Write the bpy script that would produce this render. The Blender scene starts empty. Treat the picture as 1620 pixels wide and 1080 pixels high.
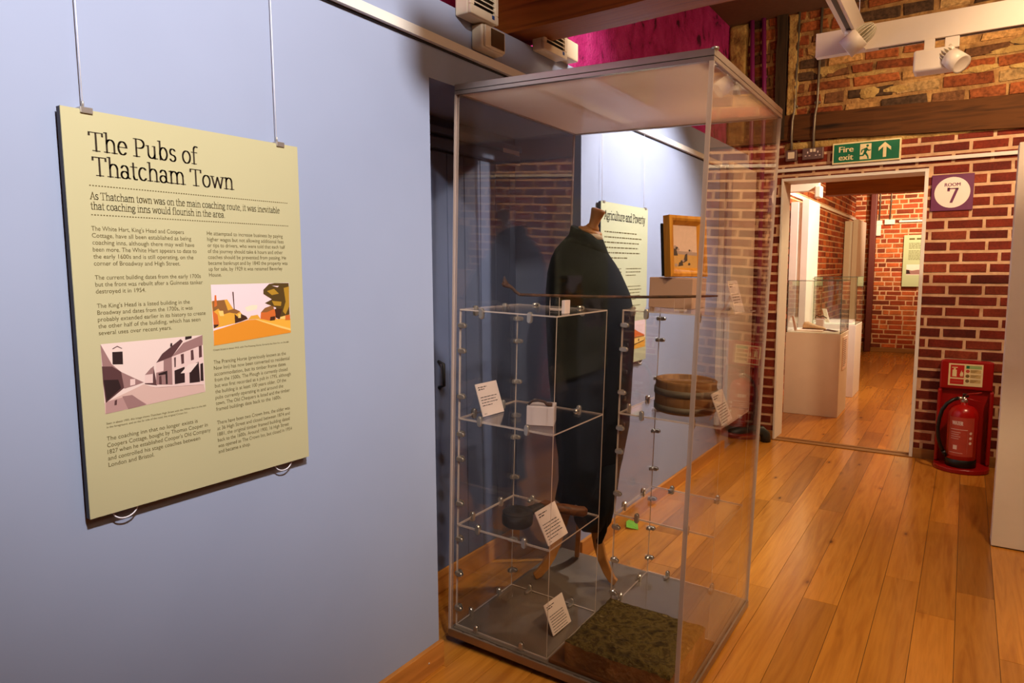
import bpy, math, random
from mathutils import Vector, Matrix, noise

C = bpy.context.scene.collection
SC = bpy.context.scene
PI = math.pi

# ------------------------------------------------------------------ camera
cam_d = bpy.data.cameras.new('camera'); cam = bpy.data.objects.new('camera', cam_d); C.objects.link(cam)
cam_d.sensor_width = 36.0; cam_d.lens = 24.0; cam_d.clip_start = 0.02; cam_d.clip_end = 60
RT = Vector((0.83329632, 0.55279993, -0.00542908)); UP = Vector((-0.05471408, 0.09224098, 0.99423235)); FW = Vector((-0.55011236, 0.82819312, -0.10711001))
CAM = Vector((1.5352, 0.0, 1.44))
cam.matrix_world = Matrix(((RT.x, UP.x, -FW.x, CAM.x), (RT.y, UP.y, -FW.y, CAM.y), (RT.z, UP.z, -FW.z, CAM.z), (0, 0, 0, 1)))
SC.camera = cam

# ------------------------------------------------------------------ world, exposure
w = bpy.data.worlds.new('world'); SC.world = w; w.use_nodes = True
w.node_tree.nodes['Background'].inputs[0].default_value = (1.0, 0.86, 0.72, 1)
w.node_tree.nodes['Background'].inputs[1].default_value = 0.05
SC.view_settings.view_transform = 'Standard'; SC.view_settings.look = 'None'
SC.view_settings.exposure = 0.75; SC.view_settings.gamma = 1.0; SC.view_settings.use_curve_mapping = False
SC.cycles.transparent_max_bounces = 48; SC.cycles.max_bounces = 14; SC.cycles.glossy_bounces = 6
SC.cycles.diffuse_bounces = 5; SC.cycles.use_denoising = True

# ------------------------------------------------------------------ lamps of the rooms and added fill lights
def lamp(name, kind, loc, to, power, col, size=0.05, cone=60, blend=0.5):
    d = bpy.data.lights.new(name, kind); o = bpy.data.objects.new(name, d); C.objects.link(o)
    d.energy = power; d.color = col; o.location = loc
    if kind == 'SPOT':
        d.spot_size = math.radians(cone); d.spot_blend = blend; d.shadow_soft_size = size
    elif kind == 'AREA':
        d.size = size
    else:
        d.shadow_soft_size = size
    o.rotation_euler = (Vector(to) - Vector(loc)).to_track_quat('-Z', 'Y').to_euler()
    return o
WARM = (1.0, 0.70, 0.42); MID = (1.0, 0.84, 0.66); COOL = (1.0, 0.93, 0.86)
lamp('track_spot_light', 'SPOT', (0.985, 3.60, 2.415), (0.0, 3.62, 1.45), 105, (0.96, 0.96, 1.0), 0.03, 100, 0.55)
lamp('track_spot_light', 'SPOT', (1.50, 3.86, 2.32), (2.6, 3.2, 0.6), 40, WARM, 0.03, 60, 0.6)
lamp('panel_spot_light', 'SPOT', (1.95, 0.30, 3.0), (0.0, 1.00, 1.94), 245, (0.98, 0.96, 0.96), 0.06, 64, 0.8)
lamp('aisle_spot_light', 'SPOT', (2.3, 1.6, 3.0), (0.7, 3.7, 0.1), 92, (1.0, 0.74, 0.42), 0.05, 80, 0.8)
lamp('cabinet_spot_light', 'SPOT', (2.4, 1.0, 2.95), (0.45, 2.4, 0.7), 70, MID, 0.05, 55, 0.8)
lamp('ceiling_fill_light', 'POINT', (1.9, 2.9, 3.2), (0, 0, 0), 36, WARM, 0.35)  # added fill without a fitting, brightens the track front and case top
lamp('pink_wall_spot_light', 'SPOT', (0.62, 2.95, 2.75), (-0.2, 3.05, 2.5), 26, COOL, 0.03, 80, 0.8)
lamp('end_wall_spot_light', 'SPOT', (2.3, 4.45, 3.0), (1.2, 5.88, 1.8), 105, WARM, 0.08, 120, 0.9)
lamp('partition_fill_light', 'SPOT', (2.6, 2.0, 3.0), (1.95, 4.18, 2.05), 150, WARM, 0.05, 42, 0.7)  # added only to brighten the partition, not a lamp of the room
lamp('ceiling_fill_light', 'POINT', (2.9, 0.9, 2.95), (0, 0, 0), 24, WARM, 0.4)  # added warm fill for the near face of the beam
lamp('next_room_spot_light', 'SPOT', (1.3, 7.2, 2.9), (0.0, 8.1, 1.5), 190, COOL, 0.04, 70, 0.8)
lamp('next_room_spot_light', 'SPOT', (1.2, 11.2, 2.9), (0.8, 13.0, 2.15), 230, (1.0, 0.72, 0.48), 0.05, 74, 0.9)
lamp('next_room_bounce_light', 'POINT', (1.6, 8.6, 2.7), (0, 0, 0), 130, (1.0, 0.74, 0.38), 0.3)

# ------------------------------------------------------------------ materials
def lin(c):
    return tuple(((v / 255.0) / 12.92 if v / 255.0 <= 0.04045 else ((v / 255.0 + 0.055) / 1.055) ** 2.4) for v in c)
class NT:
    def __init__(s, name):
        s.m = bpy.data.materials.new(name); s.m.use_nodes = True
        s.t = s.m.node_tree; s.t.nodes.clear()
        s.out = s.t.nodes.new('ShaderNodeOutputMaterial')
    def n(s, typ, **kw):
        x = s.t.nodes.new('ShaderNode' + typ)
        for k, v in kw.items():
            if k.startswith('i_'):
                key = k[2:]
                x.inputs[int(key) if key.isdigit() else key.replace('_', ' ')].default_value = v
            else: setattr(x, k, v)
        return x
    def l(s, a, b): s.t.links.new(a, b)
def rgba(c): return (c[0], c[1], c[2], 1.0)
def principled(nt, col=None, rough=0.5, metal=0.0, spec=0.5):
    p = nt.n('BsdfPrincipled'); p.inputs['Roughness'].default_value = rough; p.inputs['Metallic'].default_value = metal
    p.inputs['Specular IOR Level'].default_value = spec
    if col is not None: p.inputs['Base Color'].default_value = rgba(col)
    nt.l(p.outputs[0], nt.out.inputs[0]); return p
def coords(nt, scale=(1, 1, 1)):
    tc = nt.n('TexCoord'); mp = nt.n('Mapping'); mp.inputs['Scale'].default_value = scale
    nt.l(tc.outputs['Object'], mp.inputs[0]); return mp.outputs[0]
def ramp(nt, fac, stops):
    r = nt.n('ValToRGB'); e = r.color_ramp.elements
    while len(e) > 1: e.remove(e[0])
    e[0].position = stops[0][0]; e[0].color = rgba(stops[0][1])
    for pos, c in stops[1:]:
        k = e.new(pos); k.color = rgba(c)
    nt.l(fac, r.inputs[0]); return r.outputs[0]
def bump(nt, p, h, strength=0.3, dist=0.005):
    b = nt.n('Bump'); b.inputs['Strength'].default_value = strength; b.inputs['Distance'].default_value = dist
    nt.l(h, b.inputs['Height']); nt.l(b.outputs[0], p.inputs['Normal'])
def plain(name, c, rough=0.5, metal=0.0, spec=0.5, var=0.06, scale=30, bm=0.0, emit=None):
    nt = NT(name); col = lin(c); p = principled(nt, col, rough, metal, spec)
    co = coords(nt); nz = nt.n('TexNoise', i_Scale=scale, i_Detail=3.0); nt.l(co, nz.inputs['Vector'])
    if var > 0:
        nt.l(ramp(nt, nz.outputs[0], [(0.3, tuple(v * (1 - var) for v in col)), (0.7, tuple(min(1, v * (1 + var)) for v in col))]), p.inputs['Base Color'])
    if bm > 0: bump(nt, p, nz.outputs[0], bm, 0.003)
    if emit: p.inputs['Emission Color'].default_value = rgba(lin(c)); p.inputs['Emission Strength'].default_value = emit
    return nt.m
def wood(name, c1, c2, axis='y', rough=0.45, scale=1.0, bm=0.15, dark=None):
    nt = NT(name); p = principled(nt, None, rough, 0, 0.22)
    sc = {'x': (1.5, 22, 22), 'y': (22, 1.5, 22), 'z': (22, 22, 1.5)}[axis]
    co = coords(nt, tuple(v * scale for v in sc))
    n1 = nt.n('TexNoise', i_Scale=1.6, i_Detail=6.0, i_Distortion=0.6); nt.l(co, n1.inputs['Vector'])
    stops = [(0.28, lin(c2)), (0.5, lin(c1)), (0.75, tuple(0.5 * (a + b) for a, b in zip(lin(c1), lin(c2))))]
    if dark: stops = [(0.2, lin(dark))] + stops
    nt.l(ramp(nt, n1.outputs[0], stops), p.inputs['Base Color'])
    bump(nt, p, n1.outputs[0], bm, 0.004); return nt.m
def glass(name, tint=(0.97, 0.965, 0.955), ior=1.46, haze=0.0):
    nt = NT(name)
    tr = nt.n('BsdfTransparent'); tr.inputs[0].default_value = rgba(tint)
    gl = nt.n('BsdfGlossy'); gl.inputs['Roughness'].default_value = 0.0; gl.inputs[0].default_value = (1, 1, 1, 1)
    fr = nt.n('Fresnel'); ge = nt.n('NewGeometry'); mi = nt.n('MapRange'); mi.inputs['To Min'].default_value = ior; mi.inputs['To Max'].default_value = 1.0 / ior
    nt.l(ge.outputs['Backfacing'], mi.inputs['Value']); nt.l(mi.outputs[0], fr.inputs[0])
    mx = nt.n('MixShader'); nt.l(fr.outputs[0], mx.inputs[0]); nt.l(tr.outputs[0], mx.inputs[1]); nt.l(gl.outputs[0], mx.inputs[2])
    last = mx.outputs[0]
    if haze > 0:
        df = nt.n('BsdfDiffuse'); df.inputs[0].default_value = rgba(lin((254, 238, 224)))
        tl = nt.n('BsdfTranslucent'); tl.inputs[0].default_value = rgba(lin((254, 238, 224)))
        a = nt.n('MixShader'); a.inputs[0].default_value = 0.5; nt.l(df.outputs[0], a.inputs[1]); nt.l(tl.outputs[0], a.inputs[2])
        m2 = nt.n('MixShader'); m2.inputs[0].default_value = haze; nt.l(last, m2.inputs[1]); nt.l(a.outputs[0], m2.inputs[2]); last = m2.outputs[0]
    nt.l(last, nt.out.inputs[0]); return nt.m
def glass_edge(name, c, tr_amt=0.35):
    nt = NT(name)
    tr = nt.n('BsdfTransparent'); p = nt.n('BsdfPrincipled'); p.inputs['Base Color'].default_value = rgba(lin(c)); p.inputs['Roughness'].default_value = 0.15
    mx = nt.n('MixShader'); mx.inputs[0].default_value = 1 - tr_amt; nt.l(tr.outputs[0], mx.inputs[1]); nt.l(p.outputs[0], mx.inputs[2])
    nt.l(mx.outputs[0], nt.out.inputs[0]); return nt.m
def brickmat(name, rough=0.85, bm=0.5, nscale=60, soot=0.35):
    nt = NT(name); p = principled(nt, None, rough, 0, 0.25)
    at = nt.n('Attribute', attribute_name='Col')
    co = coords(nt); nz = nt.n('TexNoise', i_Scale=nscale, i_Detail=5.0); nt.l(co, nz.inputs['Vector'])
    n2 = nt.n('TexNoise', i_Scale=9.0, i_Detail=4.0); nt.l(co, n2.inputs['Vector'])
    mul = nt.n('MixRGB', blend_type='MULTIPLY'); mul.inputs[0].default_value = 1.0
    r = ramp(nt, nz.outputs[0], [(0.30, (1 - soot,) * 3), (0.62, (1.1,) * 3)])
    nt.l(at.outputs['Color'], mul.inputs[1]); nt.l(r, mul.inputs[2])
    m2 = nt.n('MixRGB', blend_type='MULTIPLY'); m2.inputs[0].default_value = 0.8
    nt.l(mul.outputs[0], m2.inputs[1]); nt.l(ramp(nt, n2.outputs[0], [(0.35, (0.7,) * 3), (0.65, (1.12,) * 3)]), m2.inputs[2])
    nt.l(m2.outputs[0], p.inputs['Base Color']); bump(nt, p, nz.outputs[0], bm, 0.006); return nt.m
def mottled(name, stops, scale=8, rough=0.9, bm=0.5, dist=0.01, distort=0.5, spec=0.3):
    nt = NT(name); p = principled(nt, None, rough, 0, spec); co = coords(nt)
    nz = nt.n('TexNoise', i_Scale=scale, i_Detail=8.0, i_Distortion=distort); nt.l(co, nz.inputs['Vector'])
    nt.l(ramp(nt, nz.outputs[0], [(a, lin(c)) for a, c in stops]), p.inputs['Base Color'])
    n2 = nt.n('TexNoise', i_Scale=scale * 6, i_Detail=6.0); nt.l(co, n2.inputs['Vector'])
    bump(nt, p, n2.outputs[0], bm, dist); return nt.m
def floor_mat():
    nt = NT('oak_floor_boards'); p = principled(nt, None, 0.18, 0, 0.5)
    at = nt.n('Attribute', attribute_name='Col')
    co = coords(nt, (13, 0.8, 1))
    addv = nt.n('VectorMath', operation='ADD'); mulv = nt.n('VectorMath', operation='SCALE'); mulv.inputs['Scale'].default_value = 60.0
    nt.l(at.outputs['Color'], mulv.inputs[0]); nt.l(co, addv.inputs[0]); nt.l(mulv.outputs[0], addv.inputs[1])
    n1 = nt.n('TexNoise', i_Scale=1.3, i_Detail=7.0, i_Distortion=1.3); nt.l(addv.outputs[0], n1.inputs['Vector'])
    n2 = nt.n('TexNoise', i_Scale=7.0, i_Detail=5.0, i_Distortion=0.4); nt.l(addv.outputs[0], n2.inputs['Vector'])
    g = ramp(nt, n1.outputs[0], [(0.3, lin((166, 102, 34))), (0.46, lin((188, 122, 44))), (0.56, lin((194, 128, 48))), (0.75, lin((170, 106, 36)))])
    g2 = ramp(nt, n2.outputs[0], [(0.32, (0.84,) * 3), (0.6, (1.04,) * 3)])
    mA = nt.n('MixRGB', blend_type='MULTIPLY'); mA.inputs[0].default_value = 0.6; nt.l(g, mA.inputs[1]); nt.l(g2, mA.inputs[2])
    sep = nt.n('SeparateColor'); nt.l(at.outputs['Color'], sep.inputs[0])
    tone = ramp(nt, sep.outputs[0], [(0.0, (0.50, 0.46, 0.42)), (0.5, (0.90, 0.88, 0.86)), (1.0, (1.18, 1.16, 1.10))])
    mB = nt.n('MixRGB', blend_type='MULTIPLY'); mB.inputs[0].default_value = 1.0; nt.l(mA.outputs[0], mB.inputs[1]); nt.l(tone, mB.inputs[2])
    # knots
    co2 = coords(nt, (7, 2.6, 1)); vo = nt.n('TexVoronoi', i_Scale=1.0); nt.l(co2, vo.inputs['Vector'])
    k = ramp(nt, vo.outputs['Distance'], [(0.03, (0.22, 0.14, 0.10)), (0.075, (0.75, 0.7, 0.65)), (0.16, (1, 1, 1))])
    mC = nt.n('MixRGB', blend_type='MULTIPLY'); mC.inputs[0].default_value = 0.9; nt.l(mB.outputs[0], mC.inputs[1]); nt.l(k, mC.inputs[2])
    nt.l(mC.outputs[0], p.inputs['Base Color'])
    rr = ramp(nt, n2.outputs[0], [(0.3, (0.24,) * 3), (0.7, (0.15,) * 3)]); nt.l(rr, p.inputs['Roughness'])
    bump(nt, p, n2.outputs[0], 0.05, 0.002); return nt.m
def slub(name, c, rough=0.95):
    nt = NT(name); p = principled(nt, lin(c), rough, 0, 0.15); co = coords(nt, (400, 400, 400))
    nz = nt.n('TexNoise', i_Scale=1.0, i_Detail=2.0); nt.l(co, nz.inputs['Vector'])
    p.inputs['Sheen Weight'].default_value = 0.03; return nt.m

M = {}
M['blue'] = plain('blue_wall_paint', (152, 160, 184), 0.85, 0, 0.2, 0.02, 3, 0.05)
M['bluedoor'] = plain('blue_door_paint', (92, 100, 126), 0.6, 0, 0.4, 0.05, 6, 0.05)
M['white'] = plain('white_paint', (226, 218, 206), 0.55, 0, 0.4, 0.02, 20)
M['cream'] = plain('cream_plastic', (226, 208, 178), 0.4, 0, 0.5, 0.02, 20)
M['board_white'] = plain('white_display_board', (222, 208, 190), 0.6, 0, 0.3, 0.02, 10)
M['magenta'] = mottled('magenta_painted_brick', [(0.33, (80, 10, 46)), (0.38, (158, 24, 92)), (0.5, (180, 34, 110)), (0.7, (192, 54, 124))], 9, 0.75, 1.0, 0.02)
M['magenta_pipe'] = plain('purple_pipe_paint', (120, 34, 90), 0.35, 0, 0.5, 0.05)
M['brick'] = brickmat('red_brick', 0.8, 0.35, 70, 0.25)
M['oldbrick'] = brickmat('old_rough_brick', 0.92, 0.9, 45, 0.5)
M['mortar'] = mottled('pale_mortar', [(0.3, (190, 148, 112)), (0.7, (216, 176, 138))], 20, 0.95, 0.5, 0.004)
M['oldmortar'] = mottled('rough_lime_mortar', [(0.25, (96, 64, 34)), (0.5, (156, 114, 66)), (0.75, (190, 148, 88))], 9, 0.95, 1.0, 0.012)
M['plaster'] = mottled('lumpy_lime_plaster', [(0.28, (104, 76, 38)), (0.5, (172, 136, 76)), (0.75, (198, 164, 98))], 7, 0.95, 1.0, 0.015)
M['timber'] = wood('old_dark_timber', (86, 50, 20), (38, 22, 9), 'x', 0.85, 0.6, 1.0, (18, 10, 5))
M['timber_z'] = wood('old_dark_timber_post', (60, 44, 28), (34, 24, 15), 'z', 0.85, 1.0, 0.6)
M['beamwood'] = wood('brown_beam_timber', (150, 86, 24), (98, 52, 12), 'x', 0.6, 0.8, 0.4, (46, 26, 12))
M['floor'] = floor_mat()
M['oak'] = wood('oak_skirting', (196, 128, 58), (150, 90, 36), 'y', 0.4, 0.6)
M['oakx'] = wood('oak_skirting_cross', (150, 104, 56), (110, 70, 36), 'x', 0.5, 0.6)
M['beech'] = wood('varnished_beech', (204, 140, 76), (168, 104, 50), 'z', 0.4, 0.6, 0.05)
M['glass'] = glass('cabinet_glass', (0.955, 0.945, 0.93), 1.24)
M['sideglass'] = glass('cabinet_side_glass', (0.955, 0.945, 0.93), 1.42)
M['acrylic'] = glass('clear_acrylic', (0.985, 0.98, 0.975), 1.24)
M['roofglass'] = glass('frosted_top_glass', (0.96, 0.95, 0.94), 1.12, 0.78)
M['edge'] = glass_edge('polished_glass_edge', (196, 172, 158))
M['aedge'] = glass_edge('polished_acrylic_edge', (225, 205, 190), 0.25)
M['chrome'] = plain('dark_chrome', (196, 188, 178), 0.28, 0.75, 0.5, 0.0)
M['alu'] = plain('brushed_aluminium', (186, 170, 158), 0.35, 0.85, 0.5, 0.03)
M['bronze'] = plain('bronze_base_trim', (150, 124, 96), 0.35, 0.7, 0.5, 0.03)
M['greyfloor'] = plain('grey_cabinet_base', (118, 106, 94), 0.35, 0, 0.4, 0.03, 8)
M['black'] = plain('black_plastic', (14, 13, 12), 0.4)
M['gasket'] = plain('black_gasket', (30, 26, 24), 0.6)
M['cloth'] = slub('black_wool_cloth', (9, 10, 8))
M['calico'] = plain('cream_calico', (212, 186, 150), 0.9)
M['card'] = plain('white_card', (238, 216, 204), 0.6, 0, 0.3, 0.01)
M['ink'] = plain('dark_ink', (54, 42, 30), 0.8, 0, 0.2, 0.0)
M['olive_ink'] = plain('olive_ink', (92, 78, 40), 0.8, 0, 0.2, 0.0)
M['panel_green'] = plain('pale_green_panel', (186, 177, 136), 0.6, 0, 0.25, 0.01, 4)
M['panel_cream'] = plain('pale_cream_panel', (186, 186, 152), 0.6, 0, 0.25, 0.01, 4)
M['panel_edge'] = plain('dark_panel_edge', (44, 36, 44), 0.6)
M['far_green'] = plain('sage_green_panel', (178, 190, 150), 0.6, 0, 0.25, 0.01, 4)
M['red'] = plain('red_plastic', (150, 14, 14), 0.3, 0, 0.5, 0.03)
M['extred'] = plain('red_enamel', (170, 14, 12), 0.25, 0, 0.5, 0.03)
M['lblred'] = plain('label_red', (186, 70, 52), 0.5)
M['signred'] = plain('sign_red', (190, 30, 24), 0.5)
M['signcream'] = plain('luminous_cream', (232, 214, 160), 0.5)
M['green'] = plain('exit_sign_green', (10, 104, 66), 0.45)
M['tag'] = plain('bright_green_plastic', (84, 190, 60), 0.4, 0, 0.5, 0.15, 90)
M['purple'] = plain('purple_sign', (98, 24, 74), 0.5)
M['stone'] = mottled('mossy_stone', [(0.30, (36, 28, 14)), (0.42, (84, 68, 32)), (0.52, (112, 94, 46)), (0.60, (70, 54, 26)), (0.70, (120, 102, 56)), (0.78, (186, 172, 122))], 26, 0.95, 1.0, 0.012, 0.3)
M['stoneside'] = mottled('brown_stone_side', [(0.3, (92, 58, 28)), (0.6, (146, 102, 58)), (0.8, (176, 132, 80))], 9, 0.95, 0.8, 0.01)
M['traywood'] = wood('dark_tray_wood', (98, 56, 26), (62, 34, 16), 'x', 0.5, 0.5)
M['iron'] = mottled('rusty_iron', [(0.3, (44, 28, 18)), (0.6, (84, 54, 32)), (0.8, (110, 74, 42))], 40, 0.75, 0.4, 0.002)
M['darkwood'] = mottled('dark_worn_leather', [(0.3, (34, 27, 20)), (0.7, (58, 46, 34))], 18, 0.6, 0.3, 0.003)
M['handle'] = wood('brown_turned_wood', (112, 66, 32), (70, 40, 20), 'x', 0.5, 1.5)
M['tub'] = wood('aged_tub_wood', (150, 108, 64), (104, 70, 40), 'z', 0.7, 0.8)
M['tubband'] = plain('grey_tub_band', (112, 100, 82), 0.6, 0.2)
M['gilt'] = wood('gilt_frame', (214, 150, 56), (176, 108, 34), 'z', 0.35, 0.7, 0.05)
M['plinthp'] = plain('pinkish_plinth', (196, 158, 134), 0.6, 0, 0.3, 0.03, 6)
M['perspex'] = plain('white_block', (226, 208, 204), 0.2, 0, 0.5, 0.02)
M['tracked'] = plain('white_track_enamel', (226, 212, 196), 0.35, 0, 0.5, 0.01)
M['fin'] = plain('grey_heat_sink', (206, 196, 172), 0.4, 0.0, 0.5, 0.0)
M['conduit'] = plain('grey_steel_conduit', (120, 108, 90), 0.4, 0.5, 0.5, 0.05)
M['plate'] = plain('brushed_steel_plate', (128, 104, 92), 0.35, 0.6, 0.5, 0.05)
M['pipe_dark'] = plain('dark_green_hose', (28, 34, 30), 0.5)
M['thermo_screen'] = plain('brown_tinted_cover', (90, 70, 50), 0.15)
M['shoe'] = plain('pale_leather', (206, 168, 124), 0.6, 0, 0.4, 0.15, 40)
M['ceil'] = plain('dark_ceiling_boards', (120, 92, 66), 0.9)
M['bluelogo'] = plain('blue_logo', (40, 70, 130), 0.4)
M['wire'] = plain('clear_hanging_wire', (236, 232, 238), 0.4)
M['ppost'] = plain('dark_red_post', (92, 30, 24), 0.5)
M['vgreen'] = glass('greenish_case_glass', (0.965, 0.985, 0.975), 1.4)
M['vedge'] = glass_edge('green_glass_edge', (40, 66, 54), 0.2)
def pal(*cs): return [lin(c) for c in cs]

# ------------------------------------------------------------------ mesh builder
BASE = {}
class MB:
    def __init__(s, T=None): s.v = []; s.f = []; s.m = []; s.c = []; s.T = T; s.sm = []
    def add(s, vs, fs, mat=0, smooth=False, col=None):
        o = len(s.v)
        for p in vs:
            p = Vector(p); s.v.append(s.T @ p if s.T else p)
        for f in fs:
            s.f.append([i + o for i in f]); s.m.append(mat); s.sm.append(smooth); s.c.append(col)
        return s
    def box(s, x0, x1, y0, y1, z0, z1, mat=0, side=None, R=None, col=None):
        vs = [(x0, y0, z0), (x1, y0, z0), (x1, y1, z0), (x0, y1, z0), (x0, y0, z1), (x1, y0, z1), (x1, y1, z1), (x0, y1, z1)]
        if R is not None: vs = [R @ Vector(v) for v in vs]
        return s.add(vs, [(3, 2, 1, 0), (4, 5, 6, 7), (0, 1, 5, 4), (1, 2, 6, 5), (2, 3, 7, 6), (3, 0, 4, 7)], mat, False, col)
    def pane(s, x0, x1, y0, y1, z0, z1, big, m=0, e=1):
        """box whose two large faces (axis big) use mat m, thin edges mat e"""
        vs = [(x0, y0, z0), (x1, y0, z0), (x1, y1, z0), (x0, y1, z0), (x0, y0, z1), (x1, y0, z1), (x1, y1, z1), (x0, y1, z1)]
        fs = [(3, 2, 1, 0), (4, 5, 6, 7), (0, 1, 5, 4), (1, 2, 6, 5), (2, 3, 7, 6), (3, 0, 4, 7)]
        ax = [2, 2, 1, 0, 1, 0]
        for f, a in zip(fs, ax):
            s.add([vs[i] for i in f], [(0, 1, 2, 3)], m if a == big else e)
        return s
    def quad(s, *p, mat=0, col=None): return s.add(p, [tuple(range(len(p)))], mat, False, col)
    def prism(s, poly, ax, h0, h1, mat=0, R=None, smooth=False):
        """extrude 2D poly along axis ax; poly coords go to the other two axes in order"""
        def P(a, b, h): return {0: (h, a, b), 1: (a, h, b), 2: (a, b, h)}[ax]
        n = len(poly); vs = [P(a, b, h0) for a, b in poly] + [P(a, b, h1) for a, b in poly]
        if R is not None: vs = [R @ Vector(v) for v in vs]
        fs = [tuple(range(n))[::-1], tuple(range(n, 2 * n))] + [(i, (i + 1) % n, n + (i + 1) % n, n + i) for i in range(n)]
        return s.add(vs, fs, mat, smooth)
    def rings(s, rs, mat=0, smooth=True, cap=True, closed=False):
        n = len(rs[0]); vs = [p for r in rs for p in r]; fs = []
        K = len(rs)
        for k in range(K if closed else K - 1):
            for i in range(n):
                a = k * n; b = ((k + 1) % K) * n
                fs.append((a + i, a + (i + 1) % n, b + (i + 1) % n, b + i))
        if cap and not closed: fs += [tuple(range(n))[::-1], tuple(range((K - 1) * n, K * n))]
        return s.add(vs, fs, mat, smooth)
    def tube(s, pts, r, n=10, mat=0, cap=True, flat=None):
        pts = [Vector(p) for p in pts]; rr = r if isinstance(r, (list, tuple)) else [r] * len(pts)
        rs = []; up = None
        for i, p in enumerate(pts):
            t = (pts[min(i + 1, len(pts) - 1)] - pts[max(i - 1, 0)]).normalized()
            if up is None: up = Vector((0, 0, 1)) if abs(t.z) < 0.9 else Vector((1, 0, 0))
            a = t.cross(up).normalized(); b = a.cross(t).normalized(); up = b
            ra, rb = (rr[i], rr[i]) if flat is None else (rr[i] * flat[0], rr[i] * flat[1])
            rs.append([p + a * ra * math.cos(2 * PI * k / n) + b * rb * math.sin(2 * PI * k / n) for k in range(n)])
        return s.rings(rs, mat, True, cap)
    def lathe(s, prof, c=(0, 0, 0), n=24, mat=0, R=None, smooth=True):
        rs = []
        for r, z in prof:
            ring = [Vector((r * math.cos(2 * PI * k / n), r * math.sin(2 * PI * k / n), z)) for k in range(n)]
            if R is not None: ring = [R @ v for v in ring]
            rs.append([v + Vector(c) for v in ring])
        return s.rings(rs, mat, smooth, True)
    def build(s, name, mats, parent=None, bevel=0, seg=2, origin=None, auto=None):
        if not isinstance(mats, (list, tuple)): mats = [mats]
        if parent is not None: base = BASE[parent.name]
        elif origin is not None: base = Vector(origin)
        else:
            lo = Vector([min(v[i] for v in s.v) for i in range(3)]); hi = Vector([max(v[i] for v in s.v) for i in range(3)])
            base = Vector(((lo.x + hi.x) / 2, (lo.y + hi.y) / 2, lo.z))
        me = bpy.data.meshes.new(name); me.from_pydata([v - base for v in s.v], [], s.f)
        for m in mats: me.materials.append(M[m] if isinstance(m, str) else m)
        for p, mi, sm in zip(me.polygons, s.m, s.sm): p.material_index = mi; p.use_smooth = sm
        if any(c is not None for c in s.c):
            ca = me.color_attributes.new('Col', 'FLOAT_COLOR', 'CORNER')
            for p, c in zip(me.polygons, s.c):
                c = c or (1, 1, 1)
                for li in p.loop_indices: ca.data[li].color = (c[0], c[1], c[2], 1)
        me.update(); me.validate()
        o = bpy.data.objects.new(name, me); C.objects.link(o)
        if parent is not None: o.parent = parent
        else: o.location = base
        BASE[o.name] = base
        if bevel > 0:
            b = o.modifiers.new('bevel', 'BEVEL'); b.width = bevel; b.segments = seg; b.limit_method = 'ANGLE'; b.angle_limit = math.radians(40)
        return o
def thing(name, label, cat, loc, group=None):
    o = bpy.data.objects.new(name, None); C.objects.link(o); o.location = loc; o.empty_display_size = 0.05
    BASE[o.name] = Vector(loc); return tag(o, label, cat, group)
def tag(o, label, cat, group=None):
    o['label'] = label; o['category'] = cat; o['kind'] = 'thing'
    if group: o['group'] = group
    return o
def struct(o): o['kind'] = 'structure'; return o
def rectsub(r, h):
    a0, a1, b0, b1 = r; c0, c1, d0, d1 = h
    if c0 >= a1 or c1 <= a0 or d0 >= b1 or d1 <= b0: return [r]
    out = []
    if c0 > a0: out.append((a0, c0, b0, b1))
    if c1 < a1: out.append((c1, a1, b0, b1))
    m0, m1 = max(a0, c0), min(a1, c1)
    if d0 > b0: out.append((m0, m1, b0, d0))
    if d1 < b1: out.append((m0, m1, d1, b1))
    return out
def subtract(r, holes):
    rs = [r]
    for h in holes: rs = [q for x in rs for q in rectsub(x, h)]
    return rs
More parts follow.
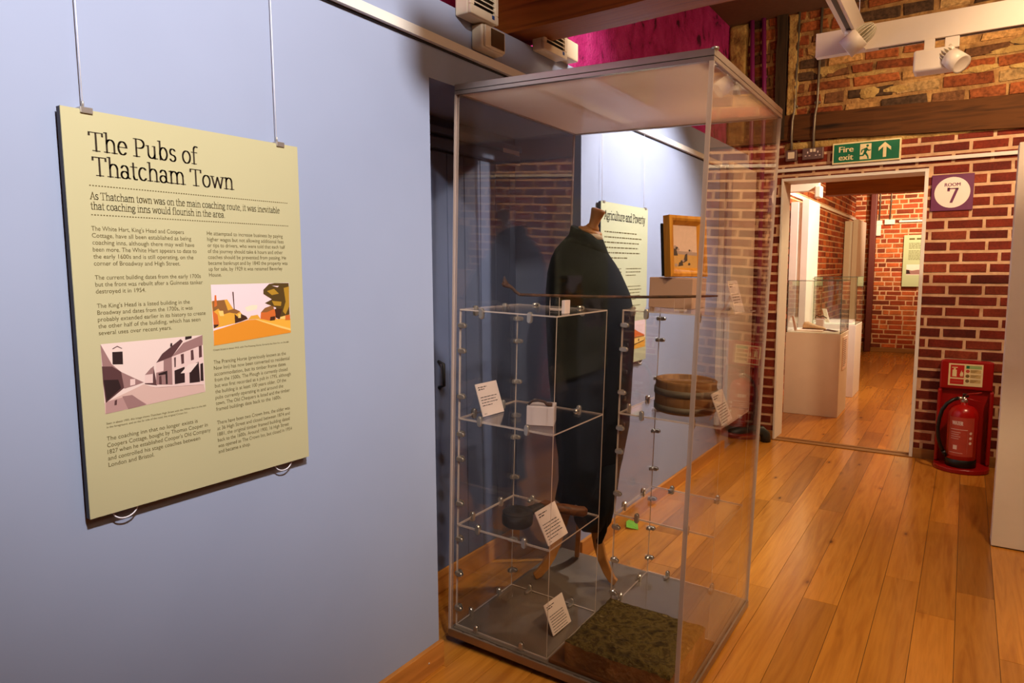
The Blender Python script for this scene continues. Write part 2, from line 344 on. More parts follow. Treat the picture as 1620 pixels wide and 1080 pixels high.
def brick_wall(name, O, U, V, N, u0, u1, v0, v1, holes, mats, palette, seed, bl=0.225, bh=0.075, mort=0.012, jit=0.002, thick=0.2, proud=0.006, flemish=False, vphase=0.0, rnd=0.1):
    rng = random.Random(seed); mb = MB(); O = Vector(O); U = Vector(U); V = Vector(V); N = Vector(N)
    P = lambda a, b, n: O + U * a + V * b + N * n
    flip = U.cross(V).dot(N) < 0
    def fx(f): return f[::-1] if flip else f
    for (a0, a1, b0, b1) in subtract((u0, u1, v0, v1), holes):
        vs = [P(a0, b0, -thick), P(a1, b0, -thick), P(a1, b1, -thick), P(a0, b1, -thick), P(a0, b0, 0), P(a1, b0, 0), P(a1, b1, 0), P(a0, b1, 0)]
        mb.add(vs, [fx(f) for f in [(3, 2, 1, 0), (4, 5, 6, 7), (0, 1, 5, 4), (1, 2, 6, 5), (2, 3, 7, 6), (3, 0, 4, 7)]], 1)
    row = 0; b = v0 - vphase
    while b < v1:
        h = bh * (1 + rng.uniform(-1, 1) * rnd * 0.4)
        a = u0 - rng.uniform(0, 0.03) - (bl / 2 if row % 2 else 0)
        k = 0
        while a < u1:
            L = bl
            if flemish and (k + row) % 3 == 2: L = bl / 2
            L *= (1 + rng.uniform(-1, 1) * rnd)
            r = (max(a + mort / 2, u0), min(a + L - mort / 2, u1), max(b + mort / 2, v0), min(b + h - mort / 2, v1))
            if r[1] - r[0] > 0.015 and r[3] - r[2] > 0.015:
                base = rng.choice(palette); q = rng.uniform(0.75, 1.2); col = tuple(x * q for x in base)
                for (a0, a1, b0, b1) in subtract(r, holes):
                    if a1 - a0 < 0.012 or b1 - b0 < 0.012: continue
                    pr = proud * rng.uniform(0.5, 1.4); e = 0.004
                    j = lambda: rng.uniform(-jit, jit)
                    fr = [P(a0 + e + j(), b0 + e + j(), pr), P(a1 - e + j(), b0 + e + j(), pr), P(a1 - e + j(), b1 - e + j(), pr), P(a0 + e + j(), b1 - e + j(), pr)]
                    bk = [P(a0 + j(), b0 + j(), -0.002), P(a1 + j(), b0 + j(), -0.002), P(a1 + j(), b1 + j(), -0.002), P(a0 + j(), b1 + j(), -0.002)]
                    mb.add(fr + bk, [fx(f) for f in [(0, 1, 2, 3), (4, 5, 1, 0), (5, 6, 2, 1), (6, 7, 3, 2), (7, 4, 0, 3)]], 0, False, col)
            a += L; k += 1
        b += h; row += 1
    return struct(mb.build(name, mats))
# ------------------------------------------------------------------ lettering
def text_mesh(body, size, lead=None, align='LEFT'):
    cu = bpy.data.curves.new('t', 'FONT'); cu.body = body; cu.size = size; cu.align_x = align
    cu.resolution_u = 3
    if lead: cu.space_line = lead / size
    ob = bpy.data.objects.new('t', cu); me = bpy.data.meshes.new_from_object(ob)
    vs = [tuple(v.co) for v in me.vertices]; fs = [tuple(p.vertices) for p in me.polygons]
    bpy.data.objects.remove(ob); bpy.data.curves.remove(cu); bpy.data.meshes.remove(me)
    return vs, fs
def put_text(mb, body, size, o, xd, yd, width=None, lead=None, mat=0, align='LEFT', sy=1.0):
    vs, fs = text_mesh(body, size, lead, align)
    if not vs: return
    x0 = min(v[0] for v in vs); x1 = max(v[0] for v in vs); k = width / (x1 - x0) if width else 1.0
    o = Vector(o); xd = Vector(xd); yd = Vector(yd)
    mb.add([o + xd * ((v[0] - (x0 if align == 'LEFT' else 0)) * k) + yd * (v[1] * sy) for v in vs], fs, mat)
def arc(cx, cy, rx, ry, a0, a1, n=12):
    return [(cx + rx * math.cos(math.radians(a0 + (a1 - a0) * i / n)), cy + ry * math.sin(math.radians(a0 + (a1 - a0) * i / n))) for i in range(n + 1)]
def ser(x, y, w=0.2): return [(x - w / 2, y), (x + w / 2, y)]
GL = {
 'T': (.66, [[(.05, .685), (.61, .685)], [(.33, 0), (.33, .68)], ser(.33, .015, .26), [(.05, .68), (.045, .57)], [(.61, .68), (.615, .57)]]),
 'h': (.58, [[(.13, 0), (.13, .74)], arc(.295, .32, .165, .18, 180, 0) + [(.46, 0)], ser(.13, .015), ser(.46, .015), [(.05, .73), (.13, .74)]]),
 'n': (.58, [[(.13, 0), (.13, .5)], arc(.295, .32, .165, .18, 180, 0) + [(.46, 0)], ser(.13, .015), ser(.46, .015), [(.05, .48), (.13, .49)]]),
 'm': (.88, [[(.13, 0), (.13, .5)], arc(.28, .32, .155, .18, 180, 0) + [(.435, 0)], arc(.59, .32, .155, .18, 180, 0) + [(.745, 0)], ser(.13, .015), ser(.435, .015), ser(.745, .015), [(.05, .48), (.13, .49)]]),
 'e': (.5, [[(.06, .28), (.43, .28)], arc(.25, .25, .185, .25, 8, 320, 20)]),
 'P': (.6, [[(.15, 0), (.15, .69)], [(.06, .685), (.32, .685)] + arc(.32, .515, .2, .17, 90, -90) + [(.15, .345)], ser(.15, .015, .25)]),
 'u': (.58, [[(.12, .49), (.12, .18)] + arc(.275, .18, .155, .17, 180, 360), [(.43, .49), (.43, 0)], [(.04, .485), (.12, .485)], [(.35, .485), (.43, .485)], [(.43, .015), (.53, .015)]]),
 'b': (.55, [[(.12, 0), (.12, .74)], arc(.285, .25, .175, .25, 0, 360, 24), [(.04, .73), (.12, .735)]]),
 'd': (.56, [[(.43, .74), (.43, 0)], arc(.255, .25, .185, .25, 0, 360, 24), [(.35, .73), (.43, .735)], [(.43, .015), (.52, .015)]]),
 's': (.42, [arc(.2, .375, .125, .125, 25, 270, 12) + arc(.2, .125, .14, .125, 90, -160, 12)]),
 'o': (.52, [arc(.26, .25, .195, .25, 0, 360, 24)]),
 'f': (.34, [[(.14, 0), (.14, .58)] + arc(.265, .58, .125, .16, 180, 55, 8), [(.03, .485), (.29, .485)], ser(.14, .015)]),
 'a': (.49, [arc(.215, .34, .15, .16, 160, 0, 10) + [(.365, .05), (.45, .015)], arc(.21, .14, .155, .14, 0, 360, 18)]),
 't': (.34, [[(.14, .64), (.14, .13)] + arc(.24, .13, .1, .13, 180, 300, 8), [(.03, .485), (.29, .485)]]),
 'c': (.46, [arc(.25, .25, .185, .25, 45, 320, 18)]),
 'w': (.76, [[(.06, .49), (.21, .01), (.38, .47), (.54, .01), (.69, .49)], ser(.07, .485, .17), ser(.68, .485, .17)]),
 'v': (.52, [[(.06, .49), (.25, .01), (.45, .49)], ser(.07, .485, .17), ser(.45, .485, .15)]),
 'y': (.52, [[(.06, .49), (.26, .01)], [(.46, .49), (.2, -.18), (.08, -.19)], ser(.07, .485, .17), ser(.46, .485, .15)]),
 'A': (.66, [[(.08, .01), (.34, .69), (.58, .01)], [(.18, .24), (.48, .24)], ser(.08, .015, .18), ser(.58, .015, .2)]),
 'g': (.5, [arc(.22, .33, .15, .16, 0, 360, 18), arc(.23, -.08, .18, .11, 0, 360, 18), [(.12, .19), (.11, .08), (.2, .03)], [(.34, .45), (.46, .47)]]),
 'r': (.4, [[(.13, 0), (.13, .5)], arc(.27, .34, .14, .15, 180, 55, 8), ser(.13, .015), [(.05, .48), (.13, .49)]]),
 'i': (.27, [[(.13, 0), (.13, .49)], [(.13, .66), (.13, .69)], ser(.13, .015), [(.05, .48), (.13, .485)]]),
 'l': (.27, [[(.13, 0), (.13, .74)], ser(.13, .015), [(.05, .73), (.13, .735)]]),
 ',': (.24, [[(.12, .02), (.12, .03)], [(.13, .02), (.08, -.1)]]), '.': (.24, [[(.12, .02), (.12, .03)]]), ' ': (.24, []),
 '7': (.5, [[(.06, .66), (.44, .66), (.2, 0)], [(.06, .69), (.06, .56)]]),
}
def hull(ps):
    ps = sorted(set(ps))
    if len(ps) < 3: return ps
    def half(q):
        o = []
        for p in q:
            while len(o) >= 2 and (o[-1][0] - o[-2][0]) * (p[1] - o[-2][1]) - (o[-1][1] - o[-2][1]) * (p[0] - o[-2][0]) <= 1e-12: o.pop()
            o.append(p)
        return o
    a = half(ps); b = half(ps[::-1]); return a[:-1] + b[:-1]
def put_serif(mb, body, size, o, xd, yd, width=None, mat=0, nib=(.086, .034)):
    polys = []; x = 0
    for ch in body:
        adv, st = GL[ch]
        for pl in st:
            for p, q in zip(pl[:-1], pl[1:]):
                pts = [(round(x + a + i * nib[0] / 2, 5), round(b + j * nib[1] / 2, 5)) for a, b in (p, q) for i in (-1, 1) for j in (-1, 1)]
                polys.append(hull(pts))
        x += adv
    k = (width / x) if width else size
    o = Vector(o); xd = Vector(xd); yd = Vector(yd)
    for pl in polys: mb.add([o + xd * (a * k) + yd * (b * size) for a, b in pl], [tuple(range(len(pl)))], mat)
def greek(mb, o, xd, yd, width, lines, lead, h, seed, mat=0, last=0.6):
    """rows of word-sized dashes for print too small to read"""
    rng = random.Random(seed); o = Vector(o); xd = Vector(xd); yd = Vector(yd)
    for i in range(lines):
        x = 0; W = width * (last if i == lines - 1 else rng.uniform(0.86, 1.0))
        while x < W:
            ln = min(rng.uniform(1.5, 5.5) * h, W - x)
            if ln > h * 0.5:
                a = o + xd * x - yd * (lead * i); mb.add([a, a + xd * ln, a + xd * ln + yd * h * 0.75, a + yd * h * 0.75], [(0, 1, 2, 3)], mat)
            x += ln + h * 0.8
XW, YW, ZW = (0, 1, 0), (0, 0, 1), (1, 0, 0)

# cabinet frame: the case leans a little on the uneven floor
_yaw, _rol = 0.0155, 0.0332
CW, CD, CH = 0.906, 0.903, 2.046
RC = Matrix.Rotation(_yaw, 3, 'Z') @ Matrix.Rotation(_rol, 3, 'Y')
OC = Vector((0.851, 1.9515, 0.0)) + RC @ Vector((-CW, 0, 0))
TC = Matrix.Translation(OC) @ RC.to_4x4()
def cab(*p): return TC @ Vector(p)

# ================================================================== SETTING
# floor: oak boards running along the wall
rng = random.Random(7); mb = MB()
JOINTS = {0: [(3.075, .35)], 3: [(3.2, .9), (4.43, .55)], 4: [(3.5, .5), (5.3, .2)], 2: [(3.51, .62)], -2: [(3.08, .55)], 1: [(1.9, .8)], -1: [(2.2, .9), (4.3, .6)]}
for k in range(-11, 24):
    x0 = 1.013 + 0.1396 * k; x1 = x0 + 0.1396
    ys = [-3.5]; y = -3.5 + rng.uniform(0.2, 1.9)
    while y < 13.1:
        ys.append(y); y += rng.uniform(1.1, 2.4)
    if k in JOINTS:
        ys = sorted([q for q in ys if q < 1.5 or q > 6.4] + [j for j, _ in JOINTS[k]])
    ys.append(13.2)
    for a, b in zip(ys[:-1], ys[1:]):
        if b - a < 0.02: continue
        tone = rng.uniform(0.25, 0.95)
        for j, tv in JOINTS.get(k, []):
            if abs(b - j) < 1e-6: tone = tv
        c = (tone, rng.random(), rng.random()); g = 0.0009
        mb.add([(x0 + g, a + g, 0), (x1 - g, a + g, 0), (x1 - g, b - g, 0), (x0 + g, b - g, 0), (x0 + g, a + g, -.004), (x1 - g, a + g, -.004), (x1 - g, b - g, -.004), (x0 + g, b - g, -.004)],
               [(0, 1, 2, 3), (1, 0, 4, 5), (2, 1, 5, 6), (3, 2, 6, 7), (0, 3, 7, 4)], 0, False, c)
mb.box(-.55, 4.5, -3.5, 13.2, -.1, -.004, 1)
struct(mb.build('floor', ['floor', 'gasket']))

# left wall: blue lining boards with a recess
mb = MB()
mb.box(-.37, 0, -3.5, 1.818, 0, 2.34); mb.box(-.37, 0, 1.818, 2.905, 2.075, 2.34); mb.box(-.37, 0, 2.905, 5.885, 0, 2.34)
struct(mb.build('wall_left', 'blue'))
mb = MB(); mb.box(-.6, -.2, -3.5, 5.885, 2.34, 3.4); struct(mb.build('wall_left_upper', 'magenta'))
mb = MB()
mb.box(0, .018, -3.5, 1.826, 0, .092)
mb.lathe([(.004, -.002), (.004, .002)], (.0185, 1.74, .045), 10, 1, Matrix.Rotation(PI / 2, 3, 'Y'))
struct(mb.build('baseboard_left', ['oak', 'chrome'], bevel=.003))
mb = MB(); mb.box(0, .018, 2.905, 5.3, 0, .085); struct(mb.build('baseboard_left_far', 'oak', bevel=.003))
mb = MB(); mb.box(-.36, -.345, 1.83, 2.895, 0, .1); struct(mb.build('baseboard_recess', 'oak', bevel=.003))
mb = MB()
def rz(y): return 2.188 - .0085 * (y - 1.4)
mb.add([(x, y, rz(y) + dz) for y in (-3.5, 5.03) for x, dz in ((0, 0), (.022, 0), (.022, .03), (0, .03))], [(0, 1, 2, 3), (7, 6, 5, 4), (0, 4, 5, 1), (1, 5, 6, 2), (2, 6, 7, 3), (3, 7, 4, 0)], 0)
mb.add([(x, y, rz(y) + dz) for y in (-3.5, 5.03) for x, dz in ((0, -.006), (.006, -.006), (.006, 0), (0, 0))], [(0, 1, 2, 3), (7, 6, 5, 4), (0, 4, 5, 1), (1, 5, 6, 2), (2, 6, 7, 3), (3, 7, 4, 0)], 1)  # shadow gap under the rail, done as a dark strip
struct(mb.build('trim_1', ['white', 'gasket']))

# plank door at the back of the recess
mb = MB()
mb.box(-.42, -.371, 1.8, 2.92, 0, 2.08)
struct(mb.build('wall_recess', 'bluedoor'))
dr = MB(); y = 1.86
while y < 2.86:
    dr.box(-.37, -.352, y, min(y + .118, 2.87), .1, 1.93); y += .121
d2 = struct(dr.build('door_2', 'bluedoor', bevel=.003))
mb = MB(); mb.box(-.37, -.335, 1.82, 2.9, 1.94, 1.985); mb.box(-.37, -.325, 1.82, 2.9, 2.0, 2.03); mb.build('door_head', 'bluedoor', d2, bevel=.004)
mb = MB(); mb.box(-.325, -.3235, 2.735, 2.872, 1.985, 2.004); mb.build('pale_strip', 'card', d2)  # thin pale strip across the door head
mb = MB(); mb.tube([(-.352, 2.263, .925), (-.322, 2.263, .935), (-.322, 2.263, 1.03), (-.352, 2.263, 1.04)], .007, 8); mb.build('door_handle', 'gasket', d2)

# end wall
BR = pal((122, 42, 22), (112, 36, 20), (126, 48, 26), (104, 34, 20), (98, 34, 22), (130, 54, 30), (116, 40, 22))
OLD = pal((150, 76, 38), (160, 88, 44), (138, 68, 34), (124, 76, 42), (186, 138, 80), (158, 80, 38), (112, 72, 42), (190, 150, 94), (146, 78, 40), (84, 60, 40), (154, 82, 40), (142, 72, 36))
NXT = pal((176, 84, 40), (158, 66, 32), (188, 100, 50), (140, 58, 28), (170, 76, 40), (122, 54, 30), (184, 92, 44))
DOORHOLE = (.25, 1.265, -1, 2.14)
brick_wall('wall_end', (0, 5.885, 0), (1, 0, 0), (0, 0, 1), (0, -1, 0), -.2, 4.5, 0, 2.43, [DOORHOLE], ['brick', 'mortar'], BR, 3, .231, .0782, .018, .0018, .25, .005, False, .030, .05)
brick_wall('wall_end_upper', (0, 5.885, 0), (1, 0, 0), (0, 0, 1), (0, -1, 0), -.2, 4.5, 2.43, 3.4, [], ['oldbrick', 'oldmortar'], OLD, 11, .245, .09, .026, .010, .25, .012, False, .02, .34)
def lump(mb, x0, x1, z0, z1, y, amp, seed, n=(10, 40), ragged=.02):
    vs = []; fs = []
    for j in range(n[1] + 1):
        for i in range(n[0] + 1):
            a = i / n[0]; b = j / n[1]; x = x0 + (x1 - x0) * a; z = z0 + (z1 - z0) * b
            q = noise.noise(Vector((x * 9 + seed, z * 9, seed))) + .5 * noise.noise(Vector((x * 25, z * 25, seed)))
            if i in (0, n[0]): x += ragged * noise.noise(Vector((seed + 3 * i, z * 11, 1)))
            ed = min(a, 1 - a, b, 1 - b)
            vs.append((x, y - (amp * (.9 + .7 * q) if ed > .01 else -.01), z))
    for j in range(n[1]):
        for i in range(n[0]):
            k = j * (n[0] + 1) + i; fs.append((k, k + 1, k + n[0] + 2, k + n[0] + 1))
    mb.add(vs, fs, 0, True)
mb = MB(); lump(mb, -.2, -.045, 2.44, 3.4, 5.872, .03, 1.3); lump(mb, .265, .345, 2.62, 3.4, 5.872, .03, 5.1); lump(mb, .25, 2.4, 2.355, 2.425, 5.882, .010, 8.8, (70, 5), .0)
rq = random.Random(4)
for i in range(15):
    x = rq.uniform(.36, 3.2); z = rq.uniform(2.66, 3.34); ww = rq.uniform(.04, .16); hh = rq.uniform(.018, .045)
    n_ = 18; c0 = len(mb.v); mb.add([(x, 5.885 - .026, z)] + [(x + ww * (1 + .35 * noise.noise(Vector((math.cos(k * .35) * 2, math.sin(k * .35) * 2, i)))) * math.cos(2 * PI * k / n_), 5.885 - .008, z + hh * (1 + .5 * noise.noise(Vector((math.cos(k * .35) * 3, i * 3.1, math.sin(k * .35) * 3)))) * math.sin(2 * PI * k / n_)) for k in range(n_)], [(0, 1 + (k + 1) % n_, 1 + k) for k in range(n_)], 0, True)
struct(mb.build('wall_end_plaster', 'plaster'))
mb = MB()
n = 24; vs = []
for i in range(n + 1):
    x = .17 + (4.5 - .17) * i / n; t = (x - .25) / 1.55
    zl = 2.435 - .072 * min(t, 2) + .006 * noise.noise(Vector((x * 5, 0, 0))); zh = 2.632 - .046 * min(t, 2) + .012 * noise.noise(Vector((x * 4, 3, 0)))
    yy = 5.845 + .008 * noise.noise(Vector((x * 6, 7, 0)))
    vs.append([(x, yy, zl), (x, yy - .004, (zl + zh) / 2), (x, yy + .006, zh), (x, 5.95, zh), (x, 5.95, zl)])
mb.rings(vs, 0, False); struct(mb.build('lintel_end', 'timber'))
mb = MB(); rs = []
for i in range(13):
    z = 2.45 + .95 * i / 12; q = .012 * noise.noise(Vector((z * 6, 2, 9)))
    rs.append([(.182 + q, 5.835, z), (.262 + q * .6, 5.84, z), (.262, 5.95, z), (.182, 5.95, z)])
mb.rings(rs, 0, False); struct(mb.build('post_end', 'timber_z'))
mb = MB(); mb.box(1.265, 1.42, 5.862, 5.885, 0, .075); mb.box(1.42, 4.5, 5.862, 5.885, 0, .075); mb.box(-.02, .25, 5.862, 5.885, 0, .075)
struct(mb.build('baseboard_end', 'oakx', bevel=.003))
mb = MB(); mb.box(.1, 4.5, 5.86, 5.885, 2.19, 2.216); struct(mb.build('trim_2', 'white', bevel=.002))
mb = MB(); mb.box(.25, .266, 5.868, 6.14, 0, 2.14); mb.box(1.241, 1.265, 5.868, 6.14, 0, 2.14); mb.box(.266, 1.241, 5.868, 6.14, 2.118, 2.14)
struct(mb.build('door_1', 'white', bevel=.002))
mb = MB(); mb.box(.25, 1.265, 5.86, 5.93, 0, .006); mb.box(.25, 1.265, 5.95, 5.985, 0, .007); struct(mb.build('trim_3', 'oakx', bevel=.002))

# the rest of the gallery behind the camera and to the right
brick_wall('wall_right', (4.5, 0, 0), (0, 1, 0), (0, 0, 1), (-1, 0, 0), -3.5, 5.885, 0, 3.4, [], ['brick', 'mortar'], BR, 5, .228, .0782, .016, .002, .2, .006, True)
brick_wall('wall_back', (0, -3.5, 0), (1, 0, 0), (0, 0, 1), (0, 1, 0), -.2, 4.5, 0, 3.4, [], ['brick', 'mortar'], BR, 6, .228, .0782, .016, .002, .2, .006, True)
mb = MB(); mb.box(-.6, 4.7, -3.7, 13.2, 3.4, 3.5); struct(mb.build('ceiling', 'ceil'))
def beam(name, y0, y1, z0, z1, x0=-.2, x1=4.5, seed=0, n=16):
    mb = MB(); rs = []
    for i in range(n + 1):
        x = x0 + (x1 - x0) * i / n; q = lambda k: .010 * noise.noise(Vector((x * 2.5, k * 7.1, seed)))
        rs.append([(x, y0 + q(1), z0 + q(2)), (x, y0 + q(3) - .004, z1 * .5 + z0 * .5), (x, y0 + q(4), z1), (x, y1, z1), (x, y1 + q(5), z0 + .012 + q(6))])
    mb.rings(rs, 0, False); return struct(mb.build(name, 'beamwood'))
beam('ceiling_beam', 2.335, 2.545, 2.362, 2.70)
beam('ceiling_beam', -.6, -.38, 2.7, 2.98, seed=3)

# next room beyond the doorway
brick_wall('wall_next_left', (-.1, 0, 0), (0, 1, 0), (0, 0, 1), (1, 0, 0), 6.135, 13.0, 0, 3.4, [], ['brick', 'mortar'], NXT, 21, .228, .0782, .016, .003, .35, .007, True)
brick_wall('wall_next_end', (0, 13.0, 0), (1, 0, 0), (0, 0, 1), (0, -1, 0), -.1, 3.6, 0, 3.4, [], ['brick', 'mortar'], NXT, 22, .228, .0782, .018, .004, .2, .008, True, .02, .2)
brick_wall('wall_next_right', (3.6, 0, 0), (0, 1, 0), (0, 0, 1), (-1, 0, 0), 6.135, 13.0, 0, 3.4, [], ['brick', 'mortar'], NXT, 23, .228, .0782, .018, .003, .2, .007, True)
mb = MB(); mb.add([(x, y, 2.2 + dz) for y in (6.14, 12.98) for x, dz in ((-.1, 0), (-.075, 0), (-.075, .035), (-.1, .035))], [(0, 1, 2, 3), (7, 6, 5, 4), (0, 4, 5, 1), (1, 5, 6, 2), (2, 6, 7, 3), (3, 7, 4, 0)])
struct(mb.build('trim_4', 'white'))
mb = MB(); mb.box(.56, 3.5, 12.965, 13.0, 2.15, 2.18); struct(mb.build('trim_5', 'white'))
beam('next_room_beam', 6.55, 6.8, 2.05, 2.36, .47, 3.6, 9)
beam('next_room_beam', 12.4, 12.62, 2.75, 3.0, -.1, 3.6, 5)
mb = MB(); mb.box(.145, .235, 12.86, 12.99, 0, 3.4); struct(mb.build('post_next', 'ppost', bevel=.01))
mb = MB(); mb.box(-.1, 3.6, 12.955, 12.99, 0, .07); struct(mb.build('baseboard_next', 'oakx', bevel=.003))

# ================================================================== PUBS PANEL ON THE LEFT WALL
pn = thing('information_panel', 'large pale green panel headed The Pubs of Thatcham Town hanging on blue wall', 'information panel', (.024, .9515, .919))
mb = MB(); mb.box(.012, .0255, .664, 1.239, .919, 1.7635, 0); mb.box(.0255, .028, .664, 1.239, .919, 1.7635, 1); mb.build('board', ['panel_edge', 'panel_green'], pn)
FX = .0284
mb = MB(); put_serif(mb, 'The Pubs of', .0545, (FX, .712, 1.683), XW, YW, .2385); put_serif(mb, 'Thatcham Town', .0545, (FX, .716, 1.6335), XW, YW, .326); mb.build('title', 'ink', pn)
for zz in (1.612, 1.5525):
    mb = MB()
    for i in range(83):
        y0 = .708 + i * .00595; mb.quad((FX, y0, zz), (FX, y0 + .0033, zz), (FX, y0 + .0033, zz + .002), (FX, y0, zz + .002))
    mb.build('dotted_rule', 'olive_ink', pn)
mb = MB(); put_serif(mb, 'As Thatcham town was on the main coaching route, it was inevitable', .021, (FX, .708, 1.585), XW, YW, .466, nib=(.085, .045)); put_serif(mb, 'that coaching inns would flourish in the area.', .021, (FX, .708, 1.5645), XW, YW, .307, nib=(.085, .045)); mb.build('subtitle', 'olive_ink', pn)
COLS = [
 (.7065, 1.5215, .01435, [("The White Hart, King's Head and Coopers", .2), ("Cottage, have all been established as being", .217), ("coaching inns, although there may well have", .224), ("been more. The White Hart appears to date to", .229), ("the early 1600s and is still operating, on the", .220), ("corner of Broadway and High Street.", .187)]),
 (.7065, 1.4205, .01435, [("The current building dates from the early 1700s", .236), ("but the front was rebuilt after a Guinness tanker", .24), ("destroyed it in 1954.", .104)]),
 (.7065, 1.3615, .0142, [("The King's Head is a listed building in the", .205), ("Broadway and dates from the 1700s, it was", .211), ("probably extended earlier in its history to create", .243), ("the other half of the building, which has seen", .229), ("several uses over recent years.", .158)]),
 (.7075, 1.0785, .0142, [("The coaching inn that no longer exists is", .207), ("Coopers Cottage, bought by Thomas Cooper in", .232), ("1827 when he established Cooper's Old Company", .239), ("and controlled his stage coaches between", .211), ("London and Bristol.", .099)]),
 (.964, 1.5215, .01405, [("He attempted to increase business by paying", .216), ("higher wages but not allowing additional fees", .218), ("or tips to drivers, who were told that each half", .222), ("of the journey should take 6 hours and other", .214), ("coaches should be prevented from passing. He", .224), ("became bankrupt and by 1840 the property was", .228), ("up for sale, by 1929 it was renamed Beverley", .211), ("House.", .033)]),
 (.964, 1.2125, .0144, [("The Prancing Horse (previously known as the", .211), ("New Inn) has now been converted to residential", .222), ("accommodation, but its timber frame dates", .209), ("from the 1500s. The Plough is currently closed", .214), ("but was first recorded as a pub in 1795, although", .224), ("the building is at least 100 years older. Of the", .208), ("pubs currently operating in and around the", .198), ("town, The Old Chequers is listed and the timber", .219), ("framed buildings date back to the 1600s.", .19)]),
 (.9645, 1.0635, .0144, [("There have been two Crown Inns, the older was", .216), ("at 36 High Street and closed between 1874 and", .215), ("1881, the original timber framed building dated", .214), ("back to the 1600s. Around 1900, 16 High Street", .211), ("was opened as The Crown Inn, but closed in 1954", .220), ("and became a shop.", .09)])]
for (y0, z0, ld, lines) in COLS:
    mb = MB()
    for i, (t, wd) in enumerate(lines): put_text(mb, t, .0132, (FX, y0, z0 - i * ld), XW, YW, wd)
    mb.build('paragraph', 'olive_ink', pn)
mb = MB(); put_text(mb, 'Seen in about 1900, this image shows Thatcham High Street with the White Hart to the left', .0062, (FX, .709, 1.1135), XW, YW, .229); put_text(mb, 'in the foreground, and on the far side of the road, the original Crown Inn.', .0062, (FX, .709, 1.1055), XW, YW, .182); mb.build('caption', 'olive_ink', pn); mb = MB()
put_text(mb, 'Chapel Street in about 1910, with The Prancing Horse, formerly the New Inn, on the left.', .0062, (FX, .9645, 1.2445), XW, YW, .222); mb.build('caption', 'olive_ink', pn)
def picture(name, parent, o, w_, h_, px0, pxu, pxv, layers, cols, X=FX, xd=XW, nd=ZW):
    """flat printed picture; layers are polygons measured in picture-plane units"""
    mb = MB(); mats = []
    det = pxu[0] * pxv[1] - pxu[1] * pxv[0]; o = Vector(o); xd = Vector(xd); nd = Vector(nd); zd = Vector((0, 0, 1))
    for i, (ci, poly) in enumerate(layers):
        if ci not in mats: mats.append(ci)
        pts = []
        for (a, b) in poly:
            dx, dy = a - px0[0], b - px0[1]
            u = (dx * pxv[1] - dy * pxv[0]) / det; v = (dy * pxu[0] - dx * pxu[1]) / det
            u = min(max(u, 0), 1); v = min(max(v, 0), 1)
            pts.append(o + xd * (u * w_) - zd * (v * h_) + nd * (i * .00002))
        mb.add(pts[::-1], [tuple(range(len(pts)))], mats.index(ci))
    return mb.build(name, [cols[k] for k in mats], parent)
SP = {k: plain('photo_tone_' + k, c, 0.6, 0, 0.25, 0.0) for k, c in dict(sky=(226, 200, 190), road=(206, 170, 158), mid=(150, 112, 108), dark=(86, 54, 54), blk=(46, 28, 28), lite=(222, 190, 182), pave=(176, 136, 130)).items()}
bw = [('sky', [(130, 190), (1215, 75), (1255, 740), (175, 915)]),
      ('road', [(165, 800), (560, 620), (640, 650), (1235, 640), (1255, 740), (175, 915)]),
      ('pave', [(180, 790), (430, 730), (590, 840), (180, 915)]), ('mid', [(340, 740), (440, 730), (585, 845), (400, 880)]),
      ('mid', [(130, 190), (240, 400), (330, 480), (360, 650), (180, 800)]), ('dark', [(135, 420), (240, 420), (330, 480), (360, 650), (180, 800), (150, 600)]), ('blk', [(160, 560), (300, 560), (330, 650), (190, 780)]),
      ('mid', [(330, 480), (480, 560), (560, 600), (470, 630), (360, 660)]), ('lite', [(420, 560), (470, 560), (470, 620), (420, 630)]),
      ('blk', [(242, 270), (343, 265), (348, 400), (246, 400)]), ('dark', [(242, 235), (290, 205), (340, 230), (335, 236), (290, 216), (248, 242)]),
      ('dark', [(570, 530), (660, 425), (700, 640), (570, 620)]), ('lite', [(570, 520), (655, 505), (655, 610), (570, 610)]), ('mid', [(570, 520), (630, 450), (665, 425), (660, 510)]),
      ('mid', [(690, 385), (960, 130), (985, 150), (860, 330), (870, 640), (690, 630)]), ('dark', [(690, 390), (755, 290), (960, 125), (985, 150), (860, 325)]), ('lite', [(690, 390), (770, 365), (770, 480), (690, 500)]), ('blk', [(845, 175), (865, 170), (865, 205), (840, 215)]),
      ('lite', [(860, 325), (1215, 190), (1240, 640), (880, 640)]), ('mid', [(860, 325), (990, 170), (1215, 75), (1218, 190)]), ('blk', [(1012, 95), (1088, 85), (1085, 115), (1010, 135)]),
      ('dark', [(885, 335), (905, 330), (905, 440), (890, 445)]), ('dark', [(960, 300), (995, 290), (1000, 400), (970, 410)]), ('dark', [(1075, 255), (1105, 245), (1115, 360), (1080, 370)]), ('dark', [(1170, 205), (1205, 195), (1210, 330), (1175, 340)]),
      ('blk', [(890, 480), (1005, 440), (1010, 620), (895, 635)]), ('blk', [(1060, 430), (1170, 385), (1190, 620), (1065, 630)]), ('blk', [(1190, 410), (1222, 400), (1232, 610), (1195, 610)]), ('sky', [(960, 515), (1050, 415), (1165, 395), (1075, 505)]),
      ('blk', [(710, 510), (810, 480), (815, 630), (795, 630), (790, 520), (720, 530)]), ('dark', [(720, 540), (745, 535), (750, 630), (722, 630)]), ('dark', [(265, 780), (288, 770), (285, 825), (262, 828)]),
      ('lite', [(640, 650), (1235, 635), (1240, 652), (680, 662)])]
picture('monochrome_photograph', pn, (FX + .0001, .708, 1.2855), .2305, .149, (130, 190), (1085, -115), (45, 725), bw, SP)
